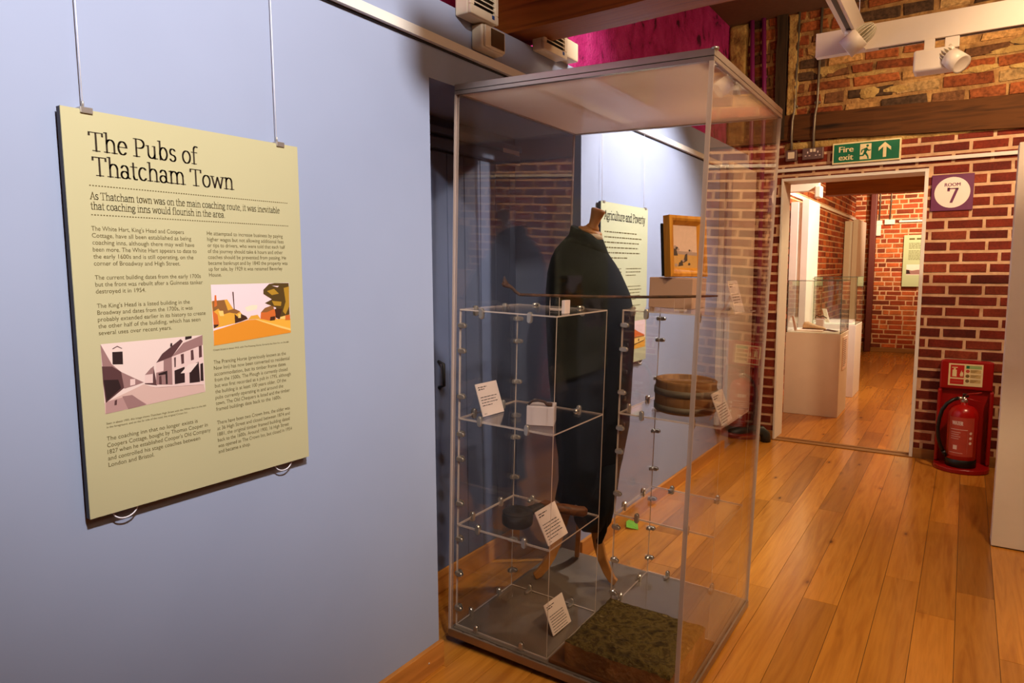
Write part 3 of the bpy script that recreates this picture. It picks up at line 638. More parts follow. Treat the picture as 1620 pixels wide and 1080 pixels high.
CP = {k: plain('colour_photo_' + k, c, 0.6, 0, 0.25, 0.0) for k, c in dict(sky=(236, 208, 210), road=(222, 140, 40), roadl=(236, 170, 60), gold=(222, 160, 56), brick=(206, 104, 44), dark=(70, 40, 24), tree=(84, 62, 26), leaf=(176, 132, 40), pale=(238, 196, 110), roof=(140, 92, 48), cloud=(240, 220, 190)).items()}
cl = [('sky', [(100, 160), (1150, 145), (1180, 880), (135, 970)]), ('cloud', [(530, 480), (620, 450), (700, 455), (690, 510), (560, 540)]),
      ('road', [(130, 770), (560, 655), (670, 655), (1180, 850), (1180, 880), (135, 970)]), ('roadl', [(670, 655), (760, 650), (1175, 680), (1180, 850), (1040, 800)]), ('pale', [(670, 655), (700, 655), (1175, 820), (1178, 850), (1000, 790)]),
      ('gold', [(110, 380), (300, 360), (390, 510), (470, 540), (545, 640), (400, 690), (135, 740)]), ('roof', [(115, 375), (265, 365), (310, 510), (390, 490), (470, 530), (420, 560), (330, 540), (250, 560), (190, 480), (125, 520)]),
      ('brick', [(120, 500), (180, 560), (200, 700), (135, 720)]), ('pale', [(190, 510), (250, 510), (260, 580), (210, 580)]), ('brick', [(145, 300), (165, 300), (175, 440), (140, 460)]), ('dark', [(130, 690), (190, 690), (190, 710), (135, 740)]),
      ('dark', [(400, 690), (395, 560), (430, 600), (470, 560), (545, 600), (570, 640), (480, 670)]), ('pale', [(440, 560), (475, 560), (475, 620), (440, 620)]), ('dark', [(366, 260), (382, 260), (395, 500), (385, 500)]),
      ('gold', [(570, 650), (610, 600), (700, 590), (740, 650)]), ('brick', [(740, 650), (745, 560), (900, 470), (960, 560), (960, 670), (860, 680)]), ('roof', [(745, 560), (800, 500), (920, 460), (930, 520), (830, 560)]),
      ('tree', [(780, 240), (860, 160), (940, 145), (1145, 150), (1160, 610), (1000, 670), (950, 640), (960, 500), (800, 430), (900, 380), (780, 300)]), ('leaf', [(1070, 220), (1150, 200), (1158, 480), (1100, 610), (1060, 560), (1100, 420)]), ('leaf', [(830, 260), (930, 230), (1000, 300), (900, 320)]), ('leaf', [(900, 400), (1040, 420), (1030, 480), (930, 470)]),
      ('sky', [(900, 185), (1000, 190), (980, 210)]), ('dark', [(940, 520), (1050, 520), (1010, 670), (960, 640)]), ('dark', [(880, 630), (945, 625), (945, 680), (870, 685)]), ('pale', [(1020, 640), (1165, 610), (1168, 680), (1020, 670)]), ('brick', [(1095, 620), (1165, 615), (1168, 690), (1095, 690)])]
picture('colour_photograph', pn, (FX + .0001, .967, 1.404), .227, .147, (100, 160), (1050, -15), (35, 810), cl, CP)
for yw in (.712, 1.183):
    mb = MB(); mb.tube([(.016, yw, 1.7635), (.014, yw, 2.19)], .0011, 6); mb.build('hanging_wire', 'wire', pn)
    mb = MB(); mb.box(.008, .032, yw - .012, yw + .012, 1.756, 1.768); mb.tube([(.016, yw, 1.768), (.016, yw, 1.782)], .003, 8); mb.build('hanging_clip', 'chrome', pn, bevel=.0015)
for yc in (.741, 1.161):
    mb = MB(); mb.tube([(.018, yc + .027 * math.cos(a), .92 + .022 * math.sin(a)) for a in [PI + PI * i / 12 for i in range(13)]], .0016, 6); mb.build('wire_loop', 'wire', pn)

# ================================================================== GLASS DISPLAY CASE
case = thing('display_case', 'tall glass display case standing in the wall recess, black coat inside', 'display case', tuple(cab(CW / 2, CD / 2, 0)))
mb = MB(TC); mb.box(0, CW, 0, CD, .006, .034, 0); mb.box(.012, CW - .012, .012, CD - .012, -.002, .006, 1); mb.box(.006, CW - .006, .006, CD - .006, .034, .0345, 1); mb.build('base_plinth', ['bronze', 'gasket'], case, bevel=.002)
mb = MB(TC); mb.box(.012, CW - .012, .012, CD - .012, .0345, .037, 0)
mb.build('base_floor', 'greyfloor', case)
for nm, z in (('levelling_foot', 0), ):
    for (x, y, zl) in ((.06, .06, -.026), (.06, CD - .06, -.026)):
        mb = MB(TC); mb.lathe([(.018, zl), (.018, zl + .006), (.007, zl + .008), (.007, 0)], (x, y, 0), 14); mb.build(nm, 'gasket', case)
zt = 2.012
for (a, b, c, d, big) in ((.004, CW - .004, .004, .012, 1), (.004, CW - .004, CD - .012, CD - .004, 1), (.004, .012, .013, CD - .013, 0), (CW - .012, CW - .004, .013, CD - .013, 0)):
    mb = MB(TC); mb.pane(a, b, c, d, .0345, zt, big); mb.build('glass_pane', ['sideglass' if big == 0 else 'glass', 'edge'], case)
mb = MB(TC); mb.pane(.012, CW - .012, .012, CD - .012, zt + .004, zt + .012, 2); mb.build('top_pane', ['roofglass', 'edge'], case)
mb = MB(TC)
for (a, b, c, d) in ((0, CW, 0, .016), (0, CW, CD - .016, CD), (0, .016, .016, CD - .016), (CW - .016, CW, .016, CD - .016)):
    mb.box(a, b, c, d, zt, zt + .012, 0); mb.box(a, b, c, d, zt + .014, CH, 0)
    mb.box(a + .002, b - .002, c + .002, d - .002, zt + .012, zt + .014, 1)
mb.build('top_frame', ['alu', 'gasket'], case, bevel=.0015)
mb = MB(TC)
for (x, y) in ((0, 0), (CW - .014, 0), (CW - .014, CD - .014), (0, CD - .014)):
    mb.box(x, x + .014 if x > 0 else x + .007, y, y + .004, .034, zt, 0)
mb.build('corner_strip', 'edge', case)
mb = MB(TC); mb.lathe([(.011, 0), (.011, .006), (.005, .008)], (CW - .002, .008, CH - .004), 14); mb.build('corner_bolt', 'chrome', case)
mb = MB(TC); mb.box(CW - .028, CW - .012, .3, .33, zt - .03, zt); mb.build('lock', 'chrome', case, bevel=.002)

# clear acrylic shelf towers
def pill(mb, c, n, l, L=.034, Wd=.018, t=.005, off=.0035):
    c = Vector(c); n = Vector(n); l = Vector(l); s_ = n.cross(l); r = Wd / 2; h = L / 2 - r
    prof = [(h + r * math.cos(a), r * math.sin(a)) for a in [-PI / 2 + PI * i / 6 for i in range(7)]] + [(-h - r * math.cos(a), -r * math.sin(a)) for a in [-PI / 2 + PI * i / 6 for i in range(7)]]
    for sg in (-1, 1):
        a = sg * off; b = sg * (off + t); k = len(prof)
        bot = [c + l * p + s_ * q + n * a for p, q in prof]; top = [c + l * p * .86 + s_ * q * .8 + n * b for p, q in prof]
        fs = [tuple(range(k))[::-1], tuple(range(k, 2 * k))] + [(i, (i + 1) % k, k + (i + 1) % k, k + i) for i in range(k)]
        if sg < 0: fs = [f[::-1] for f in fs]
        mb.add(bot + top, fs, 0, False)
    mb.box(c.x - .004, c.x + .004, c.y - .004, c.y + .004, c.z - .004, c.z + .004)
    return mb
LV = [.0375, .446, .858, 1.264]
def tower(label, x0, x1, y0, y1):
    t = thing('acrylic_shelf_tower', label, 'acrylic shelves', tuple(cab((x0 + x1) / 2, (y0 + y1) / 2, .0375)), 'clear acrylic shelf towers in the glass case')
    th = .005
    for i, z in enumerate(LV[1:] + [LV[0]]):
        zz = z + (th if z == LV[0] else 0)
        mb = MB(TC); mb.pane(x0, x1, y0, y1, zz - th, zz, 2); mb.build('shelf', ['acrylic', 'aedge'], t)
    for a, b in zip(LV[:-1], LV[1:]):
        a2 = a + (th if a == LV[0] else 0) + .0005; b2 = b - th - .0005
        for p in ((x0, x1, y0, y0 + th, 1), (x0, x1, y1 - th, y1, 1), (x0, x0 + th, y0 + th + .0005, y1 - th - .0005, 0)):
            mb = MB(TC); mb.pane(p[0], p[1], p[2], p[3], a2, b2, p[4]); mb.build('side_panel', ['acrylic', 'aedge'], t)
        for f in (.18, .52, .86) if a == LV[0] else (.2, .62, .85):
            for (px_, py_) in ((x0, y0), (x0, y1)):
                z = a + (b - a) * f
                mb = MB(TC); s2 = -1 if py_ == y0 else 1
                pill(mb, (px_ + .012, py_ - s2 * .0025, z), (0, 1, 0), (1, 0, 0)); pill(mb, (px_ + .0025, py_ - s2 * .012, z), (1, 0, 0), (0, 1, 0)); mb.build('clip', 'chrome', t)
    for k, z in enumerate(LV):
        for f in (.24, .74):
            xx = x0 + (x1 - x0) * f; yy = y0 + (y1 - y0) * f; zc = z + (.012 if k == 0 else (-.012 if k == 3 else 0))
            mb = MB(TC); pill(mb, (xx, y0 + .0025, zc), (0, 1, 0), (0, 0, 1), .04); mb.build('clip', 'chrome', t)
            mb = MB(TC); pill(mb, (xx, y1 - .0025, zc), (0, 1, 0), (0, 0, 1), .04); mb.build('clip', 'chrome', t)
            mb = MB(TC); pill(mb, (x0 + .0025, yy, zc), (1, 0, 0), (0, 0, 1), .04); mb.build('clip', 'chrome', t)
            mb = MB(TC); pill(mb, (xx, y1 - .022, z + .0005 if k else z + .004), (0, 0, 1), (0, 1, 0), .036); mb.build('clip', 'chrome', t)
    return t
LX0, LX1, LY0, LY1 = .014, .417, .028, .428
RX0, RX1, RY0, RY1 = .455, .857, .484, .894
tower('clear acrylic shelf tower at the wall side holding the dark round-headed tool', LX0, LX1, LY0, LY1)
tower('clear acrylic shelf tower at the aisle side holding the round wooden tub', RX0, RX1, RY0, RY1)

# printed object cards
def card(label, p0, p1, h, tilt, seed, lines=5):
    p0 = Vector(p0); p1 = Vector(p1); wd = (p1 - p0); W = wd.length; wd.normalize(); nn = wd.cross(Vector((0, 0, 1))).normalized()
    ct, st = math.cos(tilt), math.sin(tilt); up = Vector((0, 0, 1)) * ct - nn * st; no = nn * ct + Vector((0, 0, 1)) * st
    mb = MB(TC); t = .003
    q = [p0 + no * t * 0, p1, p1 + up * h, p0 + up * h]; q = [v + Vector((0, 0, .001)) for v in q]
    mb.add(q + [v + no * t for v in q], [(3, 2, 1, 0), (4, 5, 6, 7), (0, 1, 5, 4), (1, 2, 6, 5), (2, 3, 7, 6), (3, 0, 4, 7)])
    r = tag(mb.build('object_card', 'card', origin=tuple(TC @ ((p0 + p1) / 2))), label, 'card', 'printed object cards in the glass case')
    mb = MB(TC); o = p0 + no * (t + .0004) + Vector((0, 0, .001))
    greek(mb, o + wd * W * .08 + up * h * .87, wd, up, W * .42, 1, h * .07, h * .035, seed, 0, .98); greek(mb, o + wd * W * .08 + up * h * .80, wd, up, W * .28, 1, h * .07, h * .04, seed + 1, 0, .98)
    greek(mb, o + wd * W * .09 + up * h * .56, wd, up, W * .8, lines, h * .085, h * .03, seed + 2); greek(mb, o + wd * W * .08 + up * h * .06, wd, up, W * .2, 1, h * .1, h * .02, seed + 9)
    mb.build('print', 'ink', r)
    mb = MB(TC); m = (p0 + p1) / 2; b = up * (h * .7) + Vector((0, 0, .001)); z0 = p0.z + .001
    s1 = wd * .02
    f1 = Vector((m.x, m.y, z0)) - nn * (h * .5)
    mb.add([m + b - s1, m + b + s1, f1 + s1, f1 - s1, m + b - s1 - nn * .002, m + b + s1 - nn * .002, f1 + s1 - nn * .002, f1 - s1 - nn * .002], [(0, 1, 2, 3), (7, 6, 5, 4), (0, 4, 5, 1), (2, 6, 7, 3), (1, 5, 6, 2), (0, 3, 7, 4)])
    mb.build('strut', 'acrylic', r)
    return r
card('white card on the case floor beside the mossy stone slab', (.366, .168, .0428), (.372, .300, .0428), .115, .42, 1, 8)
card('white card leaning beside the dark round-headed tool on the low shelf', (.398, .052, .4462), (.398, .196, .4462), .125, .5, 2, 6)
card('white card on upper wall-side shelf beside the small white block', (.083, .088, .8582), (.092, .216, .8582), .125, .35, 3, 4)
card('white card on aisle-side shelf in front of the wooden tub', (.85, .515, .8582), (.85, .655, .8582), .12, .4, 4, 7)
card('white card on top of the aisle-side tower near the gilt picture', (.85, .6, 1.2642), (.85, .735, 1.2642), .125, .3, 5, 4)
mb = MB(TC); mb.box(.385, .397, .12, .16, 1.2645, 1.311); r = tag(mb.build('label_block', 'card', bevel=.001), 'tiny white label block standing on top of the wall-side tower', 'label')

# small white block with a rusty clasp
Rz = Matrix.Translation((.30, .15, 0)) @ Matrix.Rotation(.42, 4, 'Z')
mb = MB(TC @ Rz); mb.box(-.05, .05, -.045, .045, .8585, .928); tag(mb.build('display_block', 'perspex', bevel=.002), 'small white block under the rusty clasp on the upper acrylic shelf', 'block')
mb = MB(TC @ Rz); mb.tube([(-.045, -.03, .932), (-.032, -.035, .945), (-.01, -.035, .949), (.012, -.03, .944), (.024, -.035, .934), (.03, -.03, .932)], [.004, .005, .0055, .005, .006, .004], 8); mb.lathe([(.003, .929), (.011, .929), (.011, .94), (.003, .94)], (.03, -.028, 0), 12)
tag(mb.build('clasp', 'iron'), 'curved rusty iron clasp lying on the small white block', 'clasp')

# dark round-headed tool
tl = thing('mallet', 'dark round-headed tool with brown handle on the low acrylic shelf', 'tool', tuple(cab(.21, .17, .4465)))
mb = MB(TC); mb.lathe([(.001, .4468), (.05, .4468), (.058, .455), (.06, .48), (.056, .497), (.046, .507), (.03, .504), (.001, .502)], (.205, .155, 0), 28); mb.lathe([(.055, .500), (.058, .503), (.055, .506), (.050, .508)], (.205, .155, -.004), 28); mb.build('head', 'darkwood', tl)
mb = MB(TC); mb.tube([(.21, .19, .478), (.222, .23, .487), (.235, .265, .492), (.25, .295, .487)], [.026, .021, .018, .016], 12, 0, True, (1.2, .7)); mb.build('neck', 'darkwood', tl)
mb = MB(TC); mb.box(.228, .276, .272, .318, .4655, .506); mb.build('collar', 'handle', tl, bevel=.006)
mb = MB(TC); mb.tube([(.265, .3, .486), (.29, .318, .482), (.32, .338, .477), (.352, .36, .471), (.375, .375, .468), (.386, .382, .467)], [.014, .019, .021, .02, .021, .012], 14); mb.build('handle', 'handle', tl)

# long rusty iron rod across the tops of both towers
rod = thing('iron_rod', 'long thin rusty iron rod with hooked head lying across both acrylic towers', 'iron rod', tuple(cab(.4, .42, 1.30)))
A = Vector((.175, .18, 1.318)); B = Vector((.75, .72, 1.322)); d = (B - A)
pts = [A + d * (i / 10) + Vector((0, 0, -.006 * math.sin(PI * i / 10))) for i in range(11)]
mb = MB(TC); mb.tube(pts, [.0055] * 9 + [.005, .003], 8); mb.build('shaft', 'iron', rod)
mb = MB(TC); H = Vector((.119, .15, 1.361))
mb.tube([A, A + Vector((-.014, -.006, .010)), A + Vector((-.028, -.014, .026)), H + Vector((.02, .01, -.012)), H + Vector((.006, .002, -.006)), H], [.0055, .006, .0065, .008, .011, .007], 10); mb.tube([H + Vector((.012, .005, -.01)), H + Vector((.006, .002, .008)), H + Vector((.005, .002, .025))], [.012, .008, .001], 8); mb.build('hooked_head', 'iron', rod)
for (f, nm) in ((.17, 'wall-side'), (.8, 'aisle-side')):
    p = A + d * f; mb = MB(TC); mb.pane(p.x - .02, p.x + .02, p.y - .002, p.y + .002, 1.2645, p.z - .009, 1); mb.pane(p.x - .02, p.x + .02, p.y + .0022, p.y + .03, 1.2645, 1.268, 2)
    tag(mb.build('rod_rest', ['acrylic', 'aedge']), 'small clear bracket holding the iron rod on top of the %s tower' % nm, 'bracket', 'clear brackets under the iron rod')

# picture on a plinth
mb = MB(TC); mb.box(.475, .655, .70, .88, 1.2645, 1.386); tag(mb.build('picture_plinth', 'plinthp', bevel=.002), 'pinkish square plinth under the gilt picture on top of the tower', 'plinth')
gp = thing('framed_picture', 'small rural picture in a deep gilt frame standing on the pinkish plinth', 'framed picture', tuple(cab(.60, .79, 1.387)))
GT = TC @ Matrix.Translation((.585, .79, 1.389)) @ Matrix.Rotation(math.radians(66), 4, 'Z') @ Matrix.Rotation(math.radians(-6), 4, 'X')
# local: width along x, facing -y, height z
gw, gh, gd = .108, .245, .034
for (a, b) in (((-1, 0), (-1, 1)), ((-1, 1), (1, 1)), ((1, 1), (1, 0)), ((1, 0), (-1, 0))):
    pass
mb = MB(GT)
prof = [(0, 0), (0, -gd), (.012, -gd - .004), (.02, -gd), (.036, -.014), (.040, 0)]
def corner(sx, top, ins, dep): return (sx * (gw - ins), dep, (gh - ins) if top else ins)
cs = [(-1, False), (1, False), (1, True), (-1, True)]
rs = [[corner(sx, tp, i_, dp) for (i_, dp) in prof] for sx, tp in cs]
mb.rings(rs, 0, False, False, True); mb.build('frame', 'gilt', gp)
PP = {k: plain('landscape_' + k, c, 0.6, 0, 0.25, 0.04, 60) for k, c in dict(sky=(222, 188, 168), land=(206, 160, 96), dark=(84, 72, 66), far=(176, 150, 140)).items()}
mb = MB(GT); a0, a1, z0, z1 = -gw + .036, gw - .036, .036, gh - .036
mb.quad((a0, -.012, z0), (a1, -.012, z0), (a1, -.012, z1), (a0, -.012, z1), mat=0)
mb.quad((a0, -.0122, z0), (a1, -.0122, z0), (a1, -.0122, z0 + .05), (a0, -.0122, z0 + .062), mat=1)
mb.quad((a0, -.0124, z0 + .058), (a1, -.0124, z0 + .05), (a1, -.0124, z0 + .064), (a0, -.0124, z0 + .07), mat=3)
mb.quad((a0, -.0126, z0 + .05), (a0 + .03, -.0126, z0 + .05), (a0 + .022, -.0126, z0 + .075), (a0 + .008, -.0126, z0 + .082), mat=2)
mb.quad((a0 + .06, -.0126, z0 + .02), (a0 + .085, -.0126, z0 + .03), (a0 + .085, -.0126, z0 + .06), (a0 + .072, -.0126, z0 + .055), mat=2)
mb.quad((a0 + .03, -.0126, z0 + .006), (a0 + .06, -.0126, z0 + .01), (a0 + .055, -.0126, z0 + .028), (a0 + .036, -.0126, z0 + .022), mat=2)
for k, (u, v, r_) in enumerate(((.006, .078, .006), (.014, .084, .007), (.024, .08, .006), (.032, .075, .005), (.098, .072, .004), (.108, .07, .003), (.052, .026, .006), (.060, .030, .005), (.094, .016, .005), (.018, .012, .006))):
    mb.add([(a0 + u + r_ * 1.4 * math.cos(2 * PI * i / 10), -.0128 - .0001 * k, z0 + v + r_ * math.sin(2 * PI * i / 10)) for i in range(10)], [tuple(range(10))], 2 if k % 2 == 0 else 3)
mb.build('painted_scene', [PP['sky'], PP['land'], PP['dark'], PP['far']], gp)
mb = MB(GT); mb.box(-gw - .004, gw + .004, .002, .012, .004, gh - .03); mb.tube([(0, .012, .2), (0, .045, .012)], .005, 8); mb.build('backing_board', 'black', gp)

# wooden tub
tb = thing('wooden_tub', 'round aged wooden tub with a crossbar inside on the aisle-side shelf', 'tub', tuple(cab(.655, .685, .8585)))
tc_ = (.655, .685, 0)
mb = MB(TC); mb.lathe([(.112, .8587), (.118, .862), (.121, .93), (.119, .975), (.121, .984), (.116, .988), (.106, .985), (.106, .90), (.001, .898)], tc_, 40); mb.build('body', 'tub', tb)
mb = MB(TC); mb.lathe([(.1185, .868), (.1225, .868), (.1235, .89), (.1205, .89)], tc_, 40); mb.lathe([(.1205, .93), (.1245, .93), (.1235, .955), (.1200, .955)], tc_, 40); mb.build('hoop', 'tubband', tb)
mb = MB(TC @ Matrix.Translation((.655, .685, 0)) @ Matrix.Rotation(.5, 4, 'Z')); mb.box(-.105, .105, -.022, .022, .962, .983); mb.build('crossbar', 'tub', tb, bevel=.003)
mb = MB(TC @ Matrix.Translation((.655, .685, 0)) @ Matrix.Rotation(.5 + PI / 2, 4, 'Z')); mb.box(-.105, -.023, -.012, .012, .952, .968); mb.box(.023, .105, -.012, .012, .952, .968); mb.build('brace', 'tub', tb, bevel=.003)

# stone slab on a tray
mb = MB(TC); mb.box(.43, .886, .02, .470, .0375, .052); tag(mb.build('wooden_tray', 'traywood', bevel=.004), 'flat dark wooden tray under the mossy stone slab', 'tray')
mb = MB(TC); n = 44; x0, x1, y0, y1, zb, ztp = .488, .868, .03, .405, .0525, .142
def sp(x, y, z):
    v = Vector((x, y, z)); q = noise.noise(v * 14) + .6 * noise.noise(v * 34) + .35 * noise.noise(v * 80)
    return q
top = []
for j in range(n + 1):
    for i in range(n + 1):
        x = x0 + (x1 - x0) * i / n; y = y0 + (y1 - y0) * j / n; e = min(i, j, n - i, n - j) / n
        z = ztp + .007 * sp(x, y, 0) - (.014 * max(0, 1 - e / .05)) + (.006 if e > .12 else 0) * noise.noise(Vector((x * 5, y * 5, 4)))
        top.append((x + (.006 * sp(y, 0, 3) if i in (0, n) else 0), y + (.006 * sp(x, 1, 7) if j in (0, n) else 0), z))
mb.add(top, [(j * (n + 1) + i, j * (n + 1) + i + 1, (j + 1) * (n + 1) + i + 1, (j + 1) * (n + 1) + i) for j in range(n) for i in range(n)], 0, True)
edge = [top[i] for i in range(n + 1)] + [top[j * (n + 1) + n] for j in range(1, n + 1)] + [top[n * (n + 1) + i] for i in range(n - 1, -1, -1)] + [top[j * (n + 1)] for j in range(n - 1, 0, -1)]
cx, cy = (x0 + x1) / 2, (y0 + y1) / 2
def off(p, z, k): 
    q = 1 + k * sp(p[0], p[1], z); return (cx + (p[0] - cx) * q, cy + (p[1] - cy) * q, z)
mb.rings([[off(p, zb, .01) for p in edge], [off(p, .085, .02) for p in edge], [off(p, .11, .018) for p in edge], edge], 1, True, False)
tag(mb.build('stone_slab', ['stone', 'stoneside']), 'square mossy stone slab lying on a wooden tray on the case floor', 'stone slab')

# dress form on tripod
MX, MY = .205, .665
form = thing('dress_form', 'dress form on a wooden tripod with turned wooden neck, wearing a black coat', 'dress form', tuple(cab(MX, MY, .0375)))
def loft(mb, prof, n=36, mat=0, fold=0.0, seed=0, cap=True, ex=2.15, yc=None, tan=False, shear=0.0):
    rs = []
    for (z, l, r, ry) in prof:
        cx = (l + r) / 2; rx = (r - l) / 2; ring = []
        if tan: rx = math.sqrt(max((rx * .92) ** 2 - (ry * .38) ** 2, (rx * .6) ** 2)) / .92
        for k in range(n):
            a = 2 * PI * k / n; c_, s_ = math.cos(a), math.sin(a)
            px_ = math.copysign(abs(c_) ** (2 / ex), c_); py_ = math.copysign(abs(s_) ** (2 / ex), s_)
            q = 1 + fold * max(0, (1.35 - z)) * (math.sin(a * 7 + seed) * .6 + math.sin(a * 11 + 2 * seed + z * 3) * .4)
            ring.append((cx + rx * px_ * q, (MY if yc is None else yc) + ry * py_ * q, z - shear * rx * px_ * min(1, max(0, (z - 1.3) / .2))))
        rs.append(ring)
    mb.rings(rs, mat, True, cap)
mb = MB(TC); loft(mb, [(.5, .15, .30, .10), (.8, .16, .31, .10), (1.05, .13, .33, .11), (1.25, .11, .33, .11), (1.36, .13, .30, .10), (1.44, .155, .275, .06), (1.50, .158, .265, .05), (1.553, .158, .262, .05)]); mb.build('torso', 'calico', form)
NR = Matrix.Rotation(math.radians(19), 3, 'Y')
mb = MB(TC); loft(mb, [(1.535, .148, .27, .058), (1.558, .150, .265, .056)]); mb.build('neck_band', 'calico', form)
mb = MB(TC); mb.lathe([(.001, 0), (.05, 0), (.054, .004), (.05, .011), (.034, .014), (.03, .02), (.001, .021)], tuple(Vector((.214, MY, 1.566))), 28, 0, NR); mb.build('neck_cap', 'beech', form)
mb = MB(TC); mb.lathe([(.001, .015), (.030, .016), (.028, .026), (.020, .036), (.023, .06), (.028, .085), (.031, .096), (.027, .102), (.001, .103)], tuple(Vector((.218, MY, 1.564))), 24, 0, NR); mb.build('neck_knob', 'beech', form)
mb = MB(TC); mb.lathe([(.014, .34), (.014, .56)], (MX + .01, MY, 0), 16); mb.lathe([(.02, .315), (.036, .325), (.036, .425), (.028, .435), (.018, .44)], (MX + .01, MY, 0), 20); mb.build('pole', 'beech', form)
for (fx_, fy_) in ((.072, .535), (.388, .685), (.12, .84)):
    c0 = Vector((MX + .01, MY, 0)); f_ = Vector((fx_, fy_, 0)); dv = (f_ - c0); Ld = dv.length; dn = dv.normalized(); sd = Vector((-dn.y, dn.x, 0))
    prof = [(.028, .405, .020), (.05, .385, .024), (.075, .335, .026), (.093, .27, .025), (.108, .205, .023), (.13, .145, .021), (.158, .095, .019), (.185, .062, .017), (.205, .052, .014)]
    rs = []; K = Ld / .2
    for i, (r_, z_, hw) in enumerate(prof):
        a = prof[max(i - 1, 0)]; b = prof[min(i + 1, len(prof) - 1)]; tx, tz = b[0] - a[0], b[1] - a[1]; q = math.hypot(tx, tz); nx, nz = -tz / q, tx / q
        ctr = c0 + dn * (r_ * K) + Vector((0, 0, z_)); nv = dn * nx + Vector((0, 0, nz))
        rs.append([ctr + nv * hw + sd * .011, ctr + nv * hw - sd * .011, ctr - nv * hw - sd * .011, ctr - nv * hw + sd * .011])
    mb = MB(TC); mb.rings(rs, 0, False); mb.build('leg', 'beech', form, bevel=.004)

coat = thing('coat', 'long black wool coat hanging on the dress form inside the glass case', 'coat', tuple(cab(MX, MY, .42)))
mb = MB(TC)
loft(mb, [(.41, .105, .368, .150), (.50, .12, .385, .152), (.60, .115, .405, .158), (.75, .085, .428, .168), (.95, .055, .432, .178), (1.1, .040, .434, .188), (1.22, .030, .43, .196), (1.31, .028, .405, .198), (1.38, .033, .375, .19), (1.43, .045, .352, .165), (1.465, .06, .332, .125), (1.50, .09, .305, .085), (1.525, .125, .285, .067), (1.552, .138, .268, .062)], 56, 0, .05, 1.2, tan=True, shear=.3)
mb.build('body', 'cloth', coat)
mb = MB(TC); loft(mb, [(1.50, .10, .30, .08), (1.53, .124, .284, .07), (1.572, .132, .262, .063), (1.566, .138, .256, .058), (1.53, .14, .26, .055)], 40, 0, 0, shear=.35); mb.build('collar', 'cloth', coat)
mb = MB(TC); loft(mb, [(.30, .235, .352, .075), (.33, .215, .37, .085), (.42, .20, .385, .10), (.60, .19, .398, .11)], 36, 0, .05, .4, yc=.64); mb.build('front_panel', 'cloth', coat)
mb = MB(TC); mb.tube([(.352, .62, .40), (.352, .62, .33), (.350, .62, .30), (.344, .62, .275), (.334, .62, .25), (.328, .62, .24)], [.02, .018, .017, .014, .015, .008], 12); mb.build('tie_end', 'cloth', coat)
mb = MB(TC)
for i in range(6): mb.lathe([(.001, 0), (.008, 0), (.008, .003), (.001, .004)], (.425 - .0 * i, MY - .05, 1.22 - .11 * i), 12, 0, Matrix.Rotation(PI / 2, 3, 'Y'))
mb.build('button', 'black', coat)

# green tag on the boards by the skirting
mb = MB(Matrix.Translation((.052, 3.435, 0)) @ Matrix.Rotation(.5, 4, 'Z')); mb.add([(-.035, -.045, .012), (.03, -.05, .001), (.035, .05, .004), (-.03, .045, .026), (-.035, -.045, .014), (.03, -.05, .003), (.035, .05, .006), (-.03, .045, .028)], [(3, 2, 1, 0), (4, 5, 6, 7), (0, 1, 5, 4), (1, 2, 6, 5), (2, 3, 7, 6), (3, 0, 4, 7)])
mb.box(-.02, .02, -.03, .03, 0, .008)
tag(mb.build('plastic_tag', 'tag'), 'bright green plastic tag lying on the floor by the oak skirting', 'tag')

# ================================================================== AGRICULTURE PANEL
ap = thing('information_panel', 'pale panel headed Agriculture and Poverty hanging on the far blue wall', 'information panel', (.022, 3.365, .918))
mb = MB(); mb.box(.010, .0215, 3.07, 3.66, .918, 1.764, 0); mb.box(.0215, .024, 3.07, 3.66, .918, 1.764, 1); mb.build('board', ['panel_edge', 'panel_cream'], ap)
FX2 = .0244; mb = MB(); put_serif(mb, 'Agriculture and Poverty', .062, (FX2, 3.105, 1.678), XW, YW, .515, nib=(.12, .06)); mb.build('title', 'ink', ap)
mb = MB(); greek(mb, (FX2, 3.11, 1.615), XW, YW, .47, 6, .026, .008, 31); mb.build('subtitle', 'olive_ink', ap)
for (y0, z0, nl, sd) in ((3.11, 1.43, 5, 1), (3.37, 1.43, 3, 2), (3.11, 1.31, 8, 3), (3.37, 1.335, 5, 4), (3.37, 1.23, 4, 5), (3.11, 1.15, 6, 6)):
    mb = MB(); greek(mb, (FX2, y0, z0), XW, YW, .22, nl, .0175, .0062, 40 + sd); mb.build('paragraph', 'olive_ink', ap)
hp = [('sky', [(0, 0), (100, 0), (100, 100), (0, 100)]), ('gold', [(0, 68), (100, 66), (100, 100), (0, 100)]), ('brick', [(0, 30), (25, 22), (60, 40), (95, 55), (96, 62), (0, 60)]), ('pale', [(0, 60), (96, 60), (96, 74), (0, 90)]), ('dark', [(0, 88), (96, 74), (96, 77), (0, 93)]), ('roof', [(0, 57), (96, 58), (96, 62), (0, 62)]), ('dark', [(30, 66), (38, 66), (38, 78), (30, 80)]), ('dark', [(60, 66), (66, 66), (66, 74), (60, 76)])]
picture('cottage_photograph', ap, (FX2 + .0001, 3.40, 1.146), .245, .155, (0, 0), (100, 0), (0, 100), hp, CP)
for yw in (3.10, 3.625):
    mb = MB(); mb.tube([(.014, yw, 1.764), (.012, yw, 2.17)], .0011, 6); mb.build('hanging_wire', 'wire', ap)
    mb = MB(); mb.box(.007, .028, yw - .011, yw + .011, 1.757, 1.768); mb.build('hanging_clip', 'chrome', ap, bevel=.0015)
for yc in (3.14, 3.6):
    mb = MB(); mb.tube([(.016, yc + .027 * math.cos(a), .919 + .022 * math.sin(a)) for a in [PI + PI * i / 10 for i in range(11)]], .0016, 6); mb.build('wire_loop', 'wire', ap)

